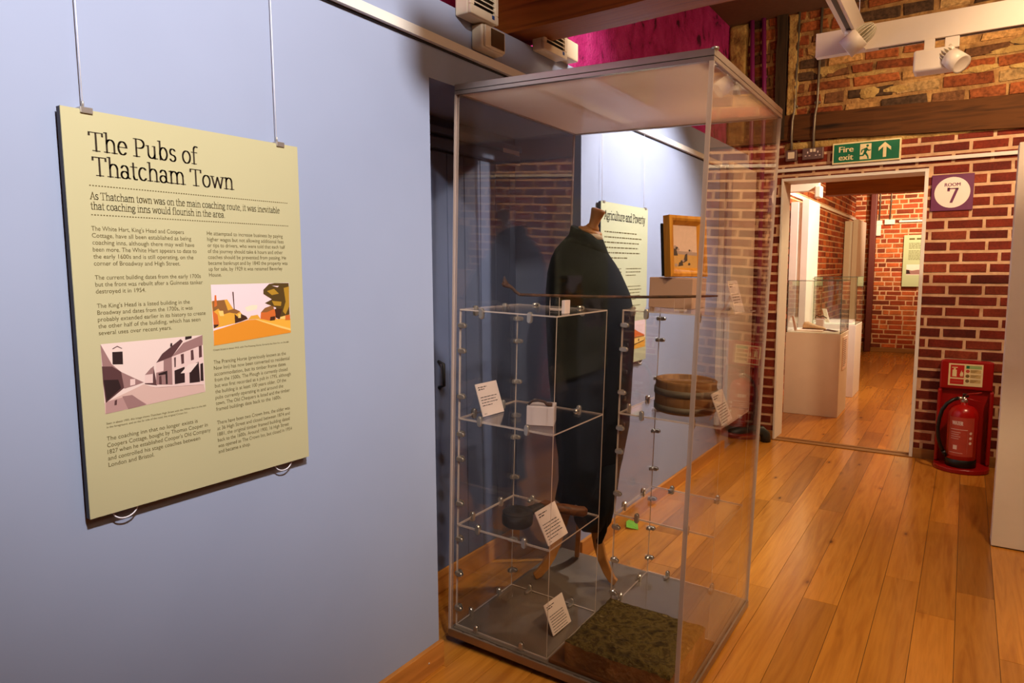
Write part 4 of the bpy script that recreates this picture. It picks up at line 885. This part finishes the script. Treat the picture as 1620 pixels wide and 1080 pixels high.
# tall white display boards hanging off the walls
def dboard(label, x0, x1, y0, y1, z0, z1, grp=None):
    t = thing('display_board', label, 'display board', ((x0 + x1) / 2, (y0 + y1) / 2, z0), grp)
    mb = MB(); mb.box(x0 + (x1 - x0) * .62, x1, y0, y1, z0, z1); mb.build('front_panel', 'board_white', t, bevel=.003)
    mb = MB(); mb.box(x0 + (x1 - x0) * .42, x0 + (x1 - x0) * .62 - .0005, y0 + .02, y1 - .02, z0 + .02, z1 - .03); mb.build('spacer', 'white', t)
    mb = MB(); mb.box(x0, x0 + (x1 - x0) * .42 - .0005, y0 + .005, y1 - .005, z0, z1 - .02); mb.build('back_panel', 'board_white', t, bevel=.003)
    return t
dboard('tall white display board in the blue wall corner beside the doorway', .001, .10, 5.045, 5.685, .255, 2.186)
dboard('bright white display board above the glass-topped plinth in the next room', -.086, .1, 7.885, 8.505, .30, 2.147, 'display boards in the next room')
dboard('yellowish display board near the far brick wall of the next room', -.086, .1, 11.79, 12.80, .195, 2.152, 'display boards in the next room')

# white partition at the right
pt = thing('partition_panel', 'plain white partition panel standing on the floor right of the extinguisher', 'partition', (2.4, 4.24, 0))
mb = MB(); mb.box(1.713, 3.1, 4.182, 4.30, .006, 2.031); mb.build('board', 'board_white', pt, bevel=.003)
mb = MB(); mb.box(1.72, 3.09, 4.19, 4.29, 0, .006); mb.build('base_strip', 'gasket', pt)

# ================================================================== SIGNS ON THE END WALL
YE = 5.885; XE = (1, 0, 0); ZE = (0, 0, 1)
fs = thing('fire_exit_sign', 'green Fire exit sign with running man and arrow above the doorway', 'sign', (.85, YE - .012, 2.217))
yf = 5.842
mb = MB(); mb.box(.622, 1.082, yf + .001, 5.885, 2.217, 2.372, 0); mb.build('backing', 'signcream', fs, bevel=.002)
mb = MB(); mb.quad((.632, yf, 2.227), (1.072, yf, 2.227), (1.072, yf, 2.362), (.632, yf, 2.362)); mb.build('green_face', 'green', fs)
mb = MB(); y_ = yf - .0008
put_text(mb, 'Fire', .062, (.668, y_, 2.302), XE, ZE, .098, mat=0); put_text(mb, 'exit', .062, (.668, y_, 2.243), XE, ZE, .098, mat=0)
for i, dx in enumerate((.0012, .0024, -.0012)): put_text(mb, 'Fire', .062, (.668 + dx, y_ - .0003 * (i + 1), 2.302), XE, ZE, .098); put_text(mb, 'exit', .062, (.668 + dx, y_ - .0003 * (i + 1), 2.243), XE, ZE, .098)
mb.build('lettering', 'signcream', fs)
mb = MB(); mb.quad((.812, y_, 2.238), (.888, y_, 2.238), (.888, y_, 2.352), (.812, y_, 2.352), mat=0)
y2 = y_ - .0005
def P2(pts, m): mb.add([(x, y2, z) for x, z in pts], [tuple(range(len(pts)))], m)
P2([(.862 + .009 * math.cos(2 * PI * i / 12), 2.336 + .009 * math.sin(2 * PI * i / 12)) for i in range(12)], 1)
P2([(.842, 2.318), (.862, 2.325), (.862, 2.300), (.852, 2.284), (.838, 2.288)], 1)
P2([(.838, 2.288), (.856, 2.286), (.87, 2.262), (.874, 2.24), (.864, 2.24), (.860, 2.258), (.846, 2.275)], 1)
P2([(.838, 2.292), (.85, 2.28), (.836, 2.262), (.806, 2.262), (.806, 2.271), (.830, 2.272)], 1)
P2([(.845, 2.319), (.845, 2.309), (.829, 2.303), (.826, 2.288), (.818, 2.29), (.821, 2.309)], 1)
P2([(.858, 2.323), (.864, 2.314), (.872, 2.305), (.886, 2.307), (.885, 2.300), (.869, 2.296), (.855, 2.310)], 1)
mb.build('running_man', ['signcream', 'green'], fs)
mb = MB(); mb.add([(x, y_, z) for x, z in [(.966, 2.243), (.988, 2.243), (.988, 2.318), (1.018, 2.290), (1.018, 2.314), (.977, 2.352), (.936, 2.314), (.936, 2.290), (.966, 2.318)]], [(0, 1, 2, 8), (2, 3, 4, 5), (5, 6, 7, 8), (2, 5, 8)]); mb.build('arrow', 'signcream', fs)

rs_ = thing('room_sign', 'square purple Room 7 sign on brick wall right of the doorway', 'sign', (1.414, YE - .01, 1.831))
yf = 5.868
mb = MB(); mb.box(1.287, 1.542, yf + .0005, 5.886, 1.831, 2.086); mb.build('plate', 'purple', rs_, bevel=.002)
mb = MB(); mb.add([(1.4145 + .108 * math.cos(2 * PI * i / 40), yf - .0005, 1.9585 + .108 * math.sin(2 * PI * i / 40)) for i in range(40)], [tuple(range(40))]); mb.build('disc', 'card', rs_)
mb = MB()
for i, dx in enumerate((0, .0010, -.0010)): put_text(mb, 'ROOM', .034, (1.3675 + dx, yf - .001 - .0002 * i, 2.002), XE, ZE, .094)
put_serif(mb, '7', .145, (1.384, yf - .001, 1.889), XE, ZE, .068, nib=(.115, .05)); mb.build('lettering', 'purple', rs_)

# extinguisher on its stand
st = thing('extinguisher_stand', 'red plastic extinguisher stand with instruction label, against brick wall', 'stand', (1.57, 5.75, 0))
def rrect(x0, x1, z0, z1, r, n=6):
    o = []
    for (cx, cz, a0) in ((x1 - r, z1 - r, 0), (x0 + r, z1 - r, 90), (x0 + r, z0 + r, 180), (x1 - r, z0 + r, 270)):
        o += [(cx + r * math.cos(math.radians(a0 + 90 * i / n)), cz + r * math.sin(math.radians(a0 + 90 * i / n))) for i in range(n + 1)]
    return o
mb = MB(); mb.prism(rrect(1.412, 1.725, .01, .765, .03), 1, 5.80, 5.86); mb.build('back_board', 'red', st, bevel=.006)
mb = MB(); mb.box(1.412, 1.728, 5.775, 5.80, .56, .765); mb.build('label_hood', 'red', st, bevel=.01, seg=3)
for x in (1.405, 1.712):
    mb = MB(); mb.box(x, x + .026, 5.735, 5.83, .036, .558); mb.build('side_rail', 'red', st, bevel=.01, seg=3)
mb = MB(); foot = [(1.405, 5.85), (1.738, 5.85)] + [(1.5715 + .168 * math.cos(a), 5.70 + -.155 * math.sin(a)) for a in [PI * i / 20 for i in range(21)]]
mb.prism(foot[::-1], 2, 0, .034); mb.build('foot_tray', 'red', st, bevel=.008, seg=3)
mb = MB(); mb.box(1.463, 1.667, 5.7735, 5.775, .587, .745); il = mb.build('instruction_label', 'signcream', st)
mb = MB(); yl = 5.773
def R2(x0, x1, z0, z1, m, k=0): mb.quad((x0, yl - k, z0), (x1, yl - k, z0), (x1, yl - k, z1), (x0, yl - k, z1), mat=m)
R2(1.474, 1.556, .645, .735, 0); R2(1.474, 1.556, .597, .635, 0)
R2(1.486, 1.512, .652, .70, 1, .0004); R2(1.493, 1.505, .70, .712, 1, .0004); R2(1.482, 1.516, .714, .720, 1, .0004); R2(1.533, 1.55, .655, .664, 1, .0004)
mb.add([(x, yl - .0004, z) for x, z in ((1.53, .665), (1.552, .665), (1.549, .69), (1.544, .68), (1.541, .70), (1.535, .682))], [tuple(range(6))], 1)
R2(1.482, 1.548, .612, .620, 4, .0004)
R2(1.566, 1.658, .712, .735, 2); R2(1.568, 1.586, .714, .733, 3, .0004)
for i in range(3):
    zc = .694 - i * .035; mb.add([(1.577 + .012 * math.cos(2 * PI * k / 14), yl, zc + .012 * math.sin(2 * PI * k / 14)) for k in range(14)], [tuple(range(14))], 4 if i == 0 else 5)
    R2(1.592, 1.655, zc - .012, zc + .012, 6)
    for q in range(3): R2(1.595, 1.64 - .01 * q, zc + .006 - q * .007, zc + .0085 - q * .007, 5, .0004)
mb.build('label_print', ['signred', 'signcream', plain('sign_sage', (150, 180, 110), .5), 'green', 'lblred', plain('sign_brown', (120, 90, 40), .6), plain('sign_tan', (206, 176, 110), .5)], il)

ex = thing('fire_extinguisher', 'red water fire extinguisher with black hose standing in the red stand', 'fire extinguisher', (1.567, 5.675, .034))
ec = (1.567, 5.675, 0)
mb = MB(); mb.lathe([(.001, .0345), (.084, .0345), (.088, .04), (.0895, .09), (.0925, .095), (.0925, .39), (.088, .42), (.074, .447), (.05, .465), (.022, .472), (.02, .49), (.001, .491)], ec, 40); mb.build('cylinder', 'extred', ex)
mb = MB(); mb.lathe([(.0905, .036), (.0935, .038), (.0935, .088), (.0905, .09)], ec, 40); mb.build('base_ring', 'black', ex)
def onc(th, z, k=.0008): r = .0925 + k; return (ec[0] + r * math.sin(th), ec[1] - r * math.cos(th), z)
mb = MB()
n = 20; mb.add([onc(-.95 + 1.75 * i / n, z) for z in (.118, .392) for i in range(n + 1)], [(i, i + 1, n + 2 + i, n + 1 + i) for i in range(n)], 0, True); lb = mb.build('label', 'lblred', ex)
mb = MB()
vs, f_ = text_mesh('WATER', .04)
x0 = min(v[0] for v in vs); x1 = max(v[0] for v in vs)
for i, dk in enumerate((0, .015, .03, .045)): mb.add([onc(-.72 + dk + (v[0] - x0) / (x1 - x0) * .72, .338 + v[1], .0014 + .0003 * i) for v in vs], f_)
def cb(t0, t1, z0, z1, k=.0014):
    m = 6; mb.add([onc(t0 + (t1 - t0) * i / m, z, k) for z in (z0, z1) for i in range(m + 1)], [(i, i + 1, m + 2 + i, m + 1 + i) for i in range(m)])
cb(-.8, .35, .305, .3085)
for i, zz in enumerate((.285, .27, .255, .24)): cb(-.75, -.1 - .1 * (i % 2), zz, zz + .003)
cb(-.55, -.28, .165, .195); cb(-.8, .1, .14, .143); cb(.36, .364, .14, .30)
for zz in (.285, .25, .215): mb.add([onc(.56 + .1 * math.cos(2 * PI * k / 12), zz + .010 * math.sin(2 * PI * k / 12), .0014) for k in range(12)], [tuple(range(12))])
mb.build('label_print', 'card', lb)
mb = MB(); mb.lathe([(.018, .485), (.021, .488), (.021, .503), (.014, .506), (.014, .53), (.001, .531)], ec, 18); mb.tube([(1.567, 5.675, .515), (1.53, 5.65, .516)], .011, 10); mb.lathe([(.012, -.004), (.012, .004), (.001, .005)], (1.575, 5.655, .505), 14, 0, Matrix.Rotation(PI / 2, 3, 'X')); mb.build('valve', 'chrome', ex)
mb = MB()
mb.tube([(1.565, 5.67, .532), (1.59, 5.668, .548), (1.63, 5.664, .556), (1.665, 5.66, .566)], .009, 8, 0, True, (1.3, .5)); mb.build('lever', 'red', ex)
mb = MB(); mb.tube([(1.57, 5.67, .52), (1.60, 5.668, .514), (1.67, 5.66, .496)], .009, 8, 0, True, (1.3, .5)); mb.build('carry_handle', 'red', ex)
mb = MB(); mb.box(1.556, 1.592, 5.66, 5.69, .525, .548); mb.build('trigger_block', 'black', ex, bevel=.004)
mb = MB(); mb.tube([(1.531, 5.65, .516), (1.50, 5.63, .505), (1.468, 5.615, .478), (1.442, 5.61, .433), (1.428, 5.608, .37), (1.422, 5.608, .31), (1.426, 5.61, .24), (1.442, 5.615, .18), (1.462, 5.622, .135)], .0125, 12); hz = mb.build('hose', 'black', ex)
mb = MB(); mb.tube([(1.462, 5.622, .137), (1.478, 5.628, .10)], [.015, .011], 12); mb.build('nozzle', 'black', hz)

# switch plates and conduits
sw = thing('switch_plate', 'small square steel switch plate left of the double socket above the doorway', 'switch', (.32, 5.86, 2.272))
mb = MB(); mb.box(.280, .362, 5.842, 5.886, 2.272, 2.355); mb.build('plate', 'plate', sw, bevel=.003)
mb = MB(); mb.box(.296, .346, 5.836, 5.842, 2.288, 2.339); mb.build('rocker', 'cream', sw, bevel=.002)
so = thing('double_socket', 'steel double socket on brick wall between switch and Fire exit sign', 'socket', (.48, 5.86, 2.272))
mb = MB(); mb.box(.404, .556, 5.842, 5.886, 2.272, 2.359); mb.build('plate', 'plate', so, bevel=.003)
mb = MB()
for cx in (.443, .517): mb.box(cx - .004, cx + .004, 5.8405, 5.842, 2.318, 2.332); mb.box(cx - .020, cx - .008, 5.8405, 5.842, 2.296, 2.302); mb.box(cx + .008, cx + .020, 5.8405, 5.842, 2.296, 2.302)
mb.build('pin_slot', 'card', so)
for cx in (.468, .492):
    mb = MB(); mb.box(cx - .009, cx + .009, 5.838, 5.842, 2.326, 2.350); mb.build('rocker', 'cream', so, bevel=.002)
def conduit(label, pts, clips, nm='conduit', cat='conduit', mat='conduit', r=.010, grp=None):
    t = thing(nm, label, cat, pts[-1], grp)
    mb = MB(); mb.tube(pts, r, 12); mb.build('tube', mat, t)
    for z, x in clips:
        mb = MB(); mb.box(x - .022, x + .022, pts[0][1] - .004, pts[0][1] + r + .012, z - .009, z + .009); mb.build('saddle', mat, t, bevel=.004)
conduit('thin grey conduit running down the wall to the square switch plate', [(.343, 5.852, 3.4), (.332, 5.852, 2.75), (.330, 5.852, 2.66), (.322, 5.832, 2.58), (.32, 5.832, 2.46), (.32, 5.852, 2.40), (.32, 5.855, 2.355)], [(2.69, .332)], grp='grey conduits above the doorway')
conduit('thin grey conduit running down the wall to the double socket', [(.505, 5.852, 3.4), (.497, 5.852, 2.75), (.495, 5.852, 2.68), (.487, 5.830, 2.60), (.483, 5.830, 2.46), (.481, 5.852, 2.41), (.480, 5.855, 2.358)], [(2.70, .497)], grp='grey conduits above the doorway')
conduit('purple heating pipe nearest the magenta wall on the end wall', [(-.012, 5.84, 3.4), (.006, 5.84, 2.85), (.012, 5.84, .12)], [(2.9, .004)], 'heating_pipe', 'pipe', 'magenta_pipe', .018, 'purple heating pipes')
conduit('purple heating pipe beside the dark timber post on the end wall', [(.078, 5.84, 3.4), (.10, 5.84, 2.77), (.112, 5.84, .12)], [(2.95, .092)], 'heating_pipe', 'pipe', 'magenta_pipe', .018, 'purple heating pipes')
mb = MB(); mb.tube([(-.05 + .06, 5.45, .10), (.06, 5.60, .10), (.13, 5.70, .098), (.185, 5.755, .09), (.215, 5.765, .06), (.222, 5.765, .0)], [.04, .042, .042, .042, .04, .04], 16); tag(mb.build('hose_bend', 'pipe_dark'), 'dark hose bending down to the floor under the corner display board', 'hose')

# vent boxes and thermostat on top of the blue lining
def vent(label, y0, y1, x0, x1, z0, z1, nsl):
    t = thing('vent_box', label, 'vent', ((x0 + x1) / 2, (y0 + y1) / 2, z0), 'cream vent boxes on the blue wall top')
    mb = MB(); mb.box(x0, x1 - .012, y0, y1, z0, z1, 0); mb.build('housing', 'cream', t, bevel=.006)
    mb = MB()
    for (a, b, c, d) in ((y0, y1, z0, z0 + .03), (y0, y0 + .022, z0 + .03, z1), (y1 - .022, y1, z0 + .03, z1), (y0 + .022, y1 - .022, z1 - .02, z1)): mb.box(x1 - .012, x1, a, b, c, d)
    ff = mb.build('front_frame', 'cream', t, bevel=.003)
    for i in range(nsl):
        z = z0 + .04 + i * .0165; mb = MB(); mb.add([(x1 - .011, y0 + .023, z + .008), (x1 - .001, y0 + .023, z), (x1 - .001, y1 - .023, z), (x1 - .011, y1 - .023, z + .008), (x1 - .011, y0 + .023, z + .011), (x1 - .001, y0 + .023, z + .003), (x1 - .001, y1 - .023, z + .003), (x1 - .011, y1 - .023, z + .011)], [(3, 2, 1, 0), (4, 5, 6, 7), (0, 1, 5, 4), (1, 2, 6, 5), (2, 3, 7, 6), (3, 0, 4, 7)]); mb.build('slat', 'cream', ff)
    mb = MB(); mb.box(x1 - .0115, x1 - .0105, y0 + .022, y1 - .022, z0 + .03, z1 - .02); mb.build('dark_backing', 'black', ff)
    mb = MB(); mb.quad((x1 + .0004, y1 - .042, z0 + .012), (x1 + .0004, y1 - .026, z0 + .012), (x1 + .0004, y1 - .026, z0 + .026), (x1 + .0004, y1 - .042, z0 + .026)); mb.build('badge', 'bluelogo', ff)
vent('cream louvred vent box on the blue wall top left of the beam', 1.962, 2.130, .001, .07, 2.312, 2.56, 11)
vent('cream louvred vent box on the blue wall top behind the beam', 2.47, 2.662, .001, .06, 2.322, 2.56, 11)
mb = MB(); mb.box(-.06, .05, 2.665, 2.78, 2.342, 2.42); tag(mb.build('junction_box', 'cream', bevel=.006), 'plain cream box beside the vent box behind the beam', 'box')
th = thing('thermostat', 'white wall thermostat with tinted brown cover just below the beam', 'thermostat', (.03, 2.12, 2.222))
mb = MB(); mb.box(.0005, .05, 2.055, 2.195, 2.224, 2.308); mb.build('case', 'cream', th, bevel=.008, seg=3)
mb = MB(); mb.box(.05, .060, 2.062, 2.188, 2.228, 2.304); cv = mb.build('cover', 'cream', th, bevel=.006, seg=3)
mb = MB(); mb.box(.060, .0625, 2.095, 2.178, 2.236, 2.298); mb.build('tinted_window', 'thermo_screen', cv, bevel=.002)

# ================================================================== TRACK AND SPOTLIGHTS
tr = thing('lighting_track', 'white suspended lighting track with a corner in front of the brick wall', 'lighting track', (1.02, 4.02, 2.53))
mb = MB(); mb.box(.806, 4.4, 4.0, 4.053, 2.532, 2.652); mb.build('cross_rail', 'tracked', tr, bevel=.002)
mb = MB(); mb.box(.985, 1.038, 1.0, 3.999, 2.532, 2.652); mb.build('long_rail', 'tracked', tr, bevel=.002)
mb = MB(); mb.box(1.005, 1.024, 1.02, 3.93, 2.5305, 2.532); mb.box(1.1, 4.38, 4.016, 4.036, 2.5305, 2.532); mb.build('slot', 'black', tr)
mb = MB(); mb.box(.975, 1.046, 3.93, 3.999, 2.522, 2.5315); mb.build('corner_plate', 'tracked', tr, bevel=.002)
for (x, y) in ((1.02, 3.9), (1.02, 1.8), (2.6, 4.026)):
    mb = MB(); mb.tube([(x, y, 2.652), (x, y, 3.4)], .002, 6); mb.build('suspension_wire', 'wire', tr)
def spot(label, front, axis, mount, r=.044, box=None):
    t = thing('spotlight', label, 'spotlight', mount, 'white track spotlights')
    ax = Vector(axis).normalized(); Q = ax.to_track_quat('Z', 'Y').to_matrix(); f = Vector(front)
    mb = MB(); mb.lathe([(r * .8, -.004), (r, 0), (r * 1.0, -.075), (r * .9, -.078), (r * .86, -.076), (r * .86, -.006)][::-1], f, 32, 0, Q); mb.lathe([(.001, -.074), (r * .86, -.074), (r * .86, -.07), (.001, -.07)], f, 24, 0, Q); brl = mb.build('barrel', 'tracked', t)
    mb = MB(); mb.lathe([(.001, -.022), (r * .8, -.022), (r * .8, -.020), (.001, -.020)], f, 24, 0, Q)
    lm = mb.build('lens', plain('lit_lens', (255, 240, 220), .3, emit=6.0), brl)
    core = MB(); core.lathe([(.001, -.147), (.012, -.147), (.012, -.078), (.001, -.078)], f, 12, 0, Q); hs = core.build('heat_sink', 'fin', t)
    for k in range(16):
        a = 2 * PI * k / 16; R = Q @ Matrix.Rotation(a, 3, 'Z')
        pr = [(.010, -.078), (r * .88, -.078), (r * .86, -.10), (r * .72, -.125), (r * .45, -.142), (.010, -.147)]
        mb = MB(); vs = [R @ Vector((q[0], s_ * .0016, q[1])) + f for s_ in (-1, 1) for q in pr]; n = len(pr)
        mb.add(vs, [tuple(range(n)), tuple(range(n, 2 * n))[::-1]] + [(i, n + i, n + (i + 1) % n, (i + 1) % n) for i in range(n)]); mb.build('fin', 'fin', hs)
    c = f - ax * .085; m = Vector(mount)
    mb = MB(); mb.tube([c, (c + m) * .5 + Vector((0, 0, .004)), m], .008, 8); mb.lathe([(.016, -.012), (.016, 0)], m, 14); mb.build('arm', 'tracked', t)
    return t
spot('white finned spotlight at the track corner aimed at the blue wall', (1.008, 3.60, 2.437), (-.80, .02, -.60), (1.012, 3.64, 2.5305), .046)
s2 = spot('white finned spotlight below the cross track beside its white gear box', (1.462, 3.90, 2.368), (.62, -.45, -.62), (1.41, 4.02, 2.50))
mb = MB(); mb.box(1.262, 1.43, 3.925, 4.035, 2.368, 2.47); mb.build('gear_box', 'tracked', s2, bevel=.012, seg=3)
mb = MB(); mb.box(1.30, 1.345, 3.99, 4.03, 2.47, 2.5315); mb.build('gear_bracket', 'tracked', s2, bevel=.003)
mb = MB(); mb.box(1.385, 1.445, 4.005, 4.045, 2.478, 2.5315); mb.build('track_adaptor', 'tracked', s2, bevel=.004)

# ================================================================== NEXT ROOM
def vitrine(label, x0, x1, y0, y1, zt_, zg, plaque=False):
    t = thing('showcase_plinth', label, 'showcase', ((x0 + x1) / 2, (y0 + y1) / 2, 0), 'glass topped plinths in the next room')
    mb = MB(); mb.box(x0, x1, y0, y1, 0, zt_); mb.build('plinth', 'board_white', t, bevel=.003)
    mb = MB(); mb.box(x0 + .012, x1 - .012, y0 + .012, y1 - .012, zt_, zt_ + .006); mb.build('case_floor', 'white', t)
    g = .006
    for p in ((x0 + .004, x1 - .004, y0 + .004, y0 + .004 + g, 1), (x0 + .004, x1 - .004, y1 - .004 - g, y1 - .004, 1), (x0 + .004, x0 + .004 + g, y0 + .0105, y1 - .0105, 0), (x1 - .004 - g, x1 - .004, y0 + .0105, y1 - .0105, 0)):
        mb = MB(); mb.pane(p[0], p[1], p[2], p[3], zt_ + .0005, zg - g, p[4]); mb.build('glass_pane', ['vgreen', 'vedge'], t)
    mb = MB(); mb.pane(x0 + .004, x1 - .004, y0 + .004, y1 - .004, zg - g + .0002, zg, 2); mb.build('glass_lid', ['vgreen', 'vedge'], t)
    if plaque:
        mb = MB(); mb.box(x1, x1 + .006, y0 + .15, y1 - .1, zt_ - .36, zt_ - .04); pq = mb.build('plaque', 'card', t)
        mb = MB(); greek(mb, (x1 + .0064, y0 + .17, zt_ - .08), (0, 1, 0), (0, 0, 1), .2, 14, .019, .009, 77); mb.build('plaque_print', 'ink', pq)
    return t
vitrine('white plinth with glass showcase just inside the doorway', .085, .575, 7.04, 7.57, .80, 1.305, True)
vitrine('second white glass showcase behind the plinth near the doorway', .11, .555, 8.25, 8.78, .80, 1.325)
zc = .8062
mb = MB(); mb.add([(.13, 7.20, zc), (.17, 7.14, zc), (.125, 7.17, zc + .145), (.085 + .012, 7.22, zc + .145), (.134, 7.20 + .002, zc), (.174, 7.142, zc), (.129, 7.172, zc + .146), (.101, 7.222, zc + .146)], [(0, 1, 2, 3), (7, 6, 5, 4), (0, 4, 5, 1), (1, 5, 6, 2), (2, 6, 7, 3), (3, 7, 4, 0)])
ic = tag(mb.build('object_card', 'card'), 'tall white card leaning inside the near glass showcase in next room', 'card')
mb = MB(); mb.box(.16, .40, 7.13, 7.40, zc, zc + .012); tag(mb.build('base_sheet', 'card'), 'flat white sheet on the floor of the near glass showcase', 'sheet')
sh = thing('shoe', 'pale leather shoe inside the near glass showcase in the next room', 'shoe', (.27, 7.28, zc + .012))
mb = MB(); zs = zc + .0125
mb.rings([[(.19 + dx, 7.30 + hy * math.cos(a), zs + .002 + hz * (1 + math.sin(a))) for a in [2 * PI * k / 14 for k in range(14)]] for dx, hy, hz in ((0, .012, .016), (.012, .03, .034), (.05, .034, .036), (.09, .03, .026), (.14, .036, .017), (.185, .032, .012), (.21, .012, .006))]); mb.build('upper', 'shoe', sh)
mb = MB(); mb.prism([(.188, 7.268), (.25, 7.272), (.33, 7.262), (.39, 7.272), (.404, 7.30), (.39, 7.328), (.33, 7.338), (.25, 7.328), (.188, 7.332)], 2, zs - .0005, zs + .004); mb.build('sole', 'handle', sh)
mb = MB(); mb.box(.30, .37, 7.35, 7.42, zc, zc + .11); tag(mb.build('small_riser', 'perspex', bevel=.002), 'small white riser block at the back of the near showcase', 'block')
mb = MB(); mb.tube([(.29, 7.38, zc + .12), (.30, 7.37, zc + .145), (.33, 7.38, zc + .13), (.36, 7.385, zc + .14), (.395, 7.39, zc + .118)], .006, 8); tag(mb.build('iron_fitting', 'iron'), 'dark curved iron fitting lying on the small white riser', 'iron fitting')
mb = MB(); mb.tube([(.40, 7.20, zc + .012), (.44, 7.18, zc + .02), (.50, 7.17, zc + .012), (.53, 7.19, zc + .01)], [.004, .009, .008, .003], 8); tag(mb.build('leather_strap', 'handle'), 'brown leather strap at the right of the near showcase', 'strap')
zc2 = .8062
mb = MB(); mb.add([(.22, 8.45, zc2), (.27, 8.40, zc2), (.225, 8.42, zc2 + .15), (.175, 8.47, zc2 + .15), (.224, 8.452, zc2), (.274, 8.402, zc2), (.229, 8.422, zc2 + .151), (.179, 8.472, zc2 + .151)], [(0, 1, 2, 3), (7, 6, 5, 4), (0, 4, 5, 1), (1, 5, 6, 2), (2, 6, 7, 3), (3, 7, 4, 0)])
tag(mb.build('object_card', 'card'), 'white card leaning inside the second glass showcase in next room', 'card')
mb = MB(); mb.box(.25, .50, 8.42, 8.62, zc2, zc2 + .03); tag(mb.build('display_block', 'perspex', bevel=.002), 'low white block inside the second glass showcase', 'block')

fp = thing('information_panel', 'sage green information panel on the far brick wall of the next room', 'information panel', (.95, 12.96, 1.10))
mb = MB(); mb.box(.645, 1.24, 12.945, 12.965, 1.10, 1.937); mb.build('board', 'far_green', fp, bevel=.002)
mb = MB(); greek(mb, (.72, 12.944, 1.86), XE, ZE, .4, 1, .04, .034, 90, 0, .98); mb.build('title', 'olive_ink', fp)
mb = MB(); greek(mb, (.72, 12.944, 1.80), XE, ZE, .42, 5, .02, .009, 91); greek(mb, (.72, 12.944, 1.68), XE, ZE, .42, 9, .018, .008, 92); mb.build('paragraph', 'olive_ink', fp)
mb = MB(); q = lambda *p, m=0: mb.add([(x, 12.944 - .0002 * m, z) for x, z in p], [tuple(range(len(p)))], m)
q((.70, 1.29), (1.18, 1.29), (1.18, 1.46), (.70, 1.46)); q((.70, 1.30), (1.18, 1.30), (1.18, 1.36), (.86, 1.375), (.78, 1.36), (.70, 1.38), m=1); q((.70, 1.31), (.76, 1.31), (.74, 1.37), (.70, 1.37), m=2)
mb.build('landscape_photograph', ['card', SP['mid'], SP['blk']], fp)
b1 = thing('switch_box', 'white switch box with a long cover on far brick wall of the next room', 'switch box', (.27, 12.97, 1.94))
mb = MB(); mb.box(.225, .315, 12.955, 13.0, 2.115, 2.19); mb.build('box', 'white', b1, bevel=.004)
mb = MB(); mb.box(.232, .30, 12.96, 13.0, 1.94, 2.114); mb.build('lower_cover', 'white', b1, bevel=.004)
b2 = thing('socket_box', 'white double socket box on far brick wall beside the switch box', 'socket', (.42, 12.97, 2.12))
mb = MB(); mb.box(.35, .50, 12.955, 13.0, 2.12, 2.2); mb.build('box', 'white', b2, bevel=.004)
mb = MB(); mb.box(.37, .40, 12.952, 12.955, 2.14, 2.18); mb.box(.45, .48, 12.952, 12.955, 2.14, 2.18); mb.build('rocker', 'card', b2)
conduit('steel conduit running down the far wall to the switch box', [(.285, 12.975, 3.38), (.275, 12.975, 2.6), (.27, 12.975, 2.19)], [(2.5, .274)], grp='conduits on the far brick wall')
conduit('steel conduit running down the far wall to the white double socket', [(.45, 12.975, 3.38), (.435, 12.975, 2.6), (.425, 12.975, 2.2)], [(2.5, .434)], grp='conduits on the far brick wall')
br = thing('wall_bracket_lamp', 'beige wall light box above the bright display board in next room', 'wall light', (.1, 7.62, 2.15))
mb = MB(); mb.box(-.099, .24, 7.60, 7.66, 2.20, 2.32); mb.build('arm_box', 'cream', br, bevel=.008)
mb = MB(); mb.box(.20, .26, 7.56, 7.70, 2.13, 2.25); mb.build('head', 'cream', br, bevel=.012, seg=3)
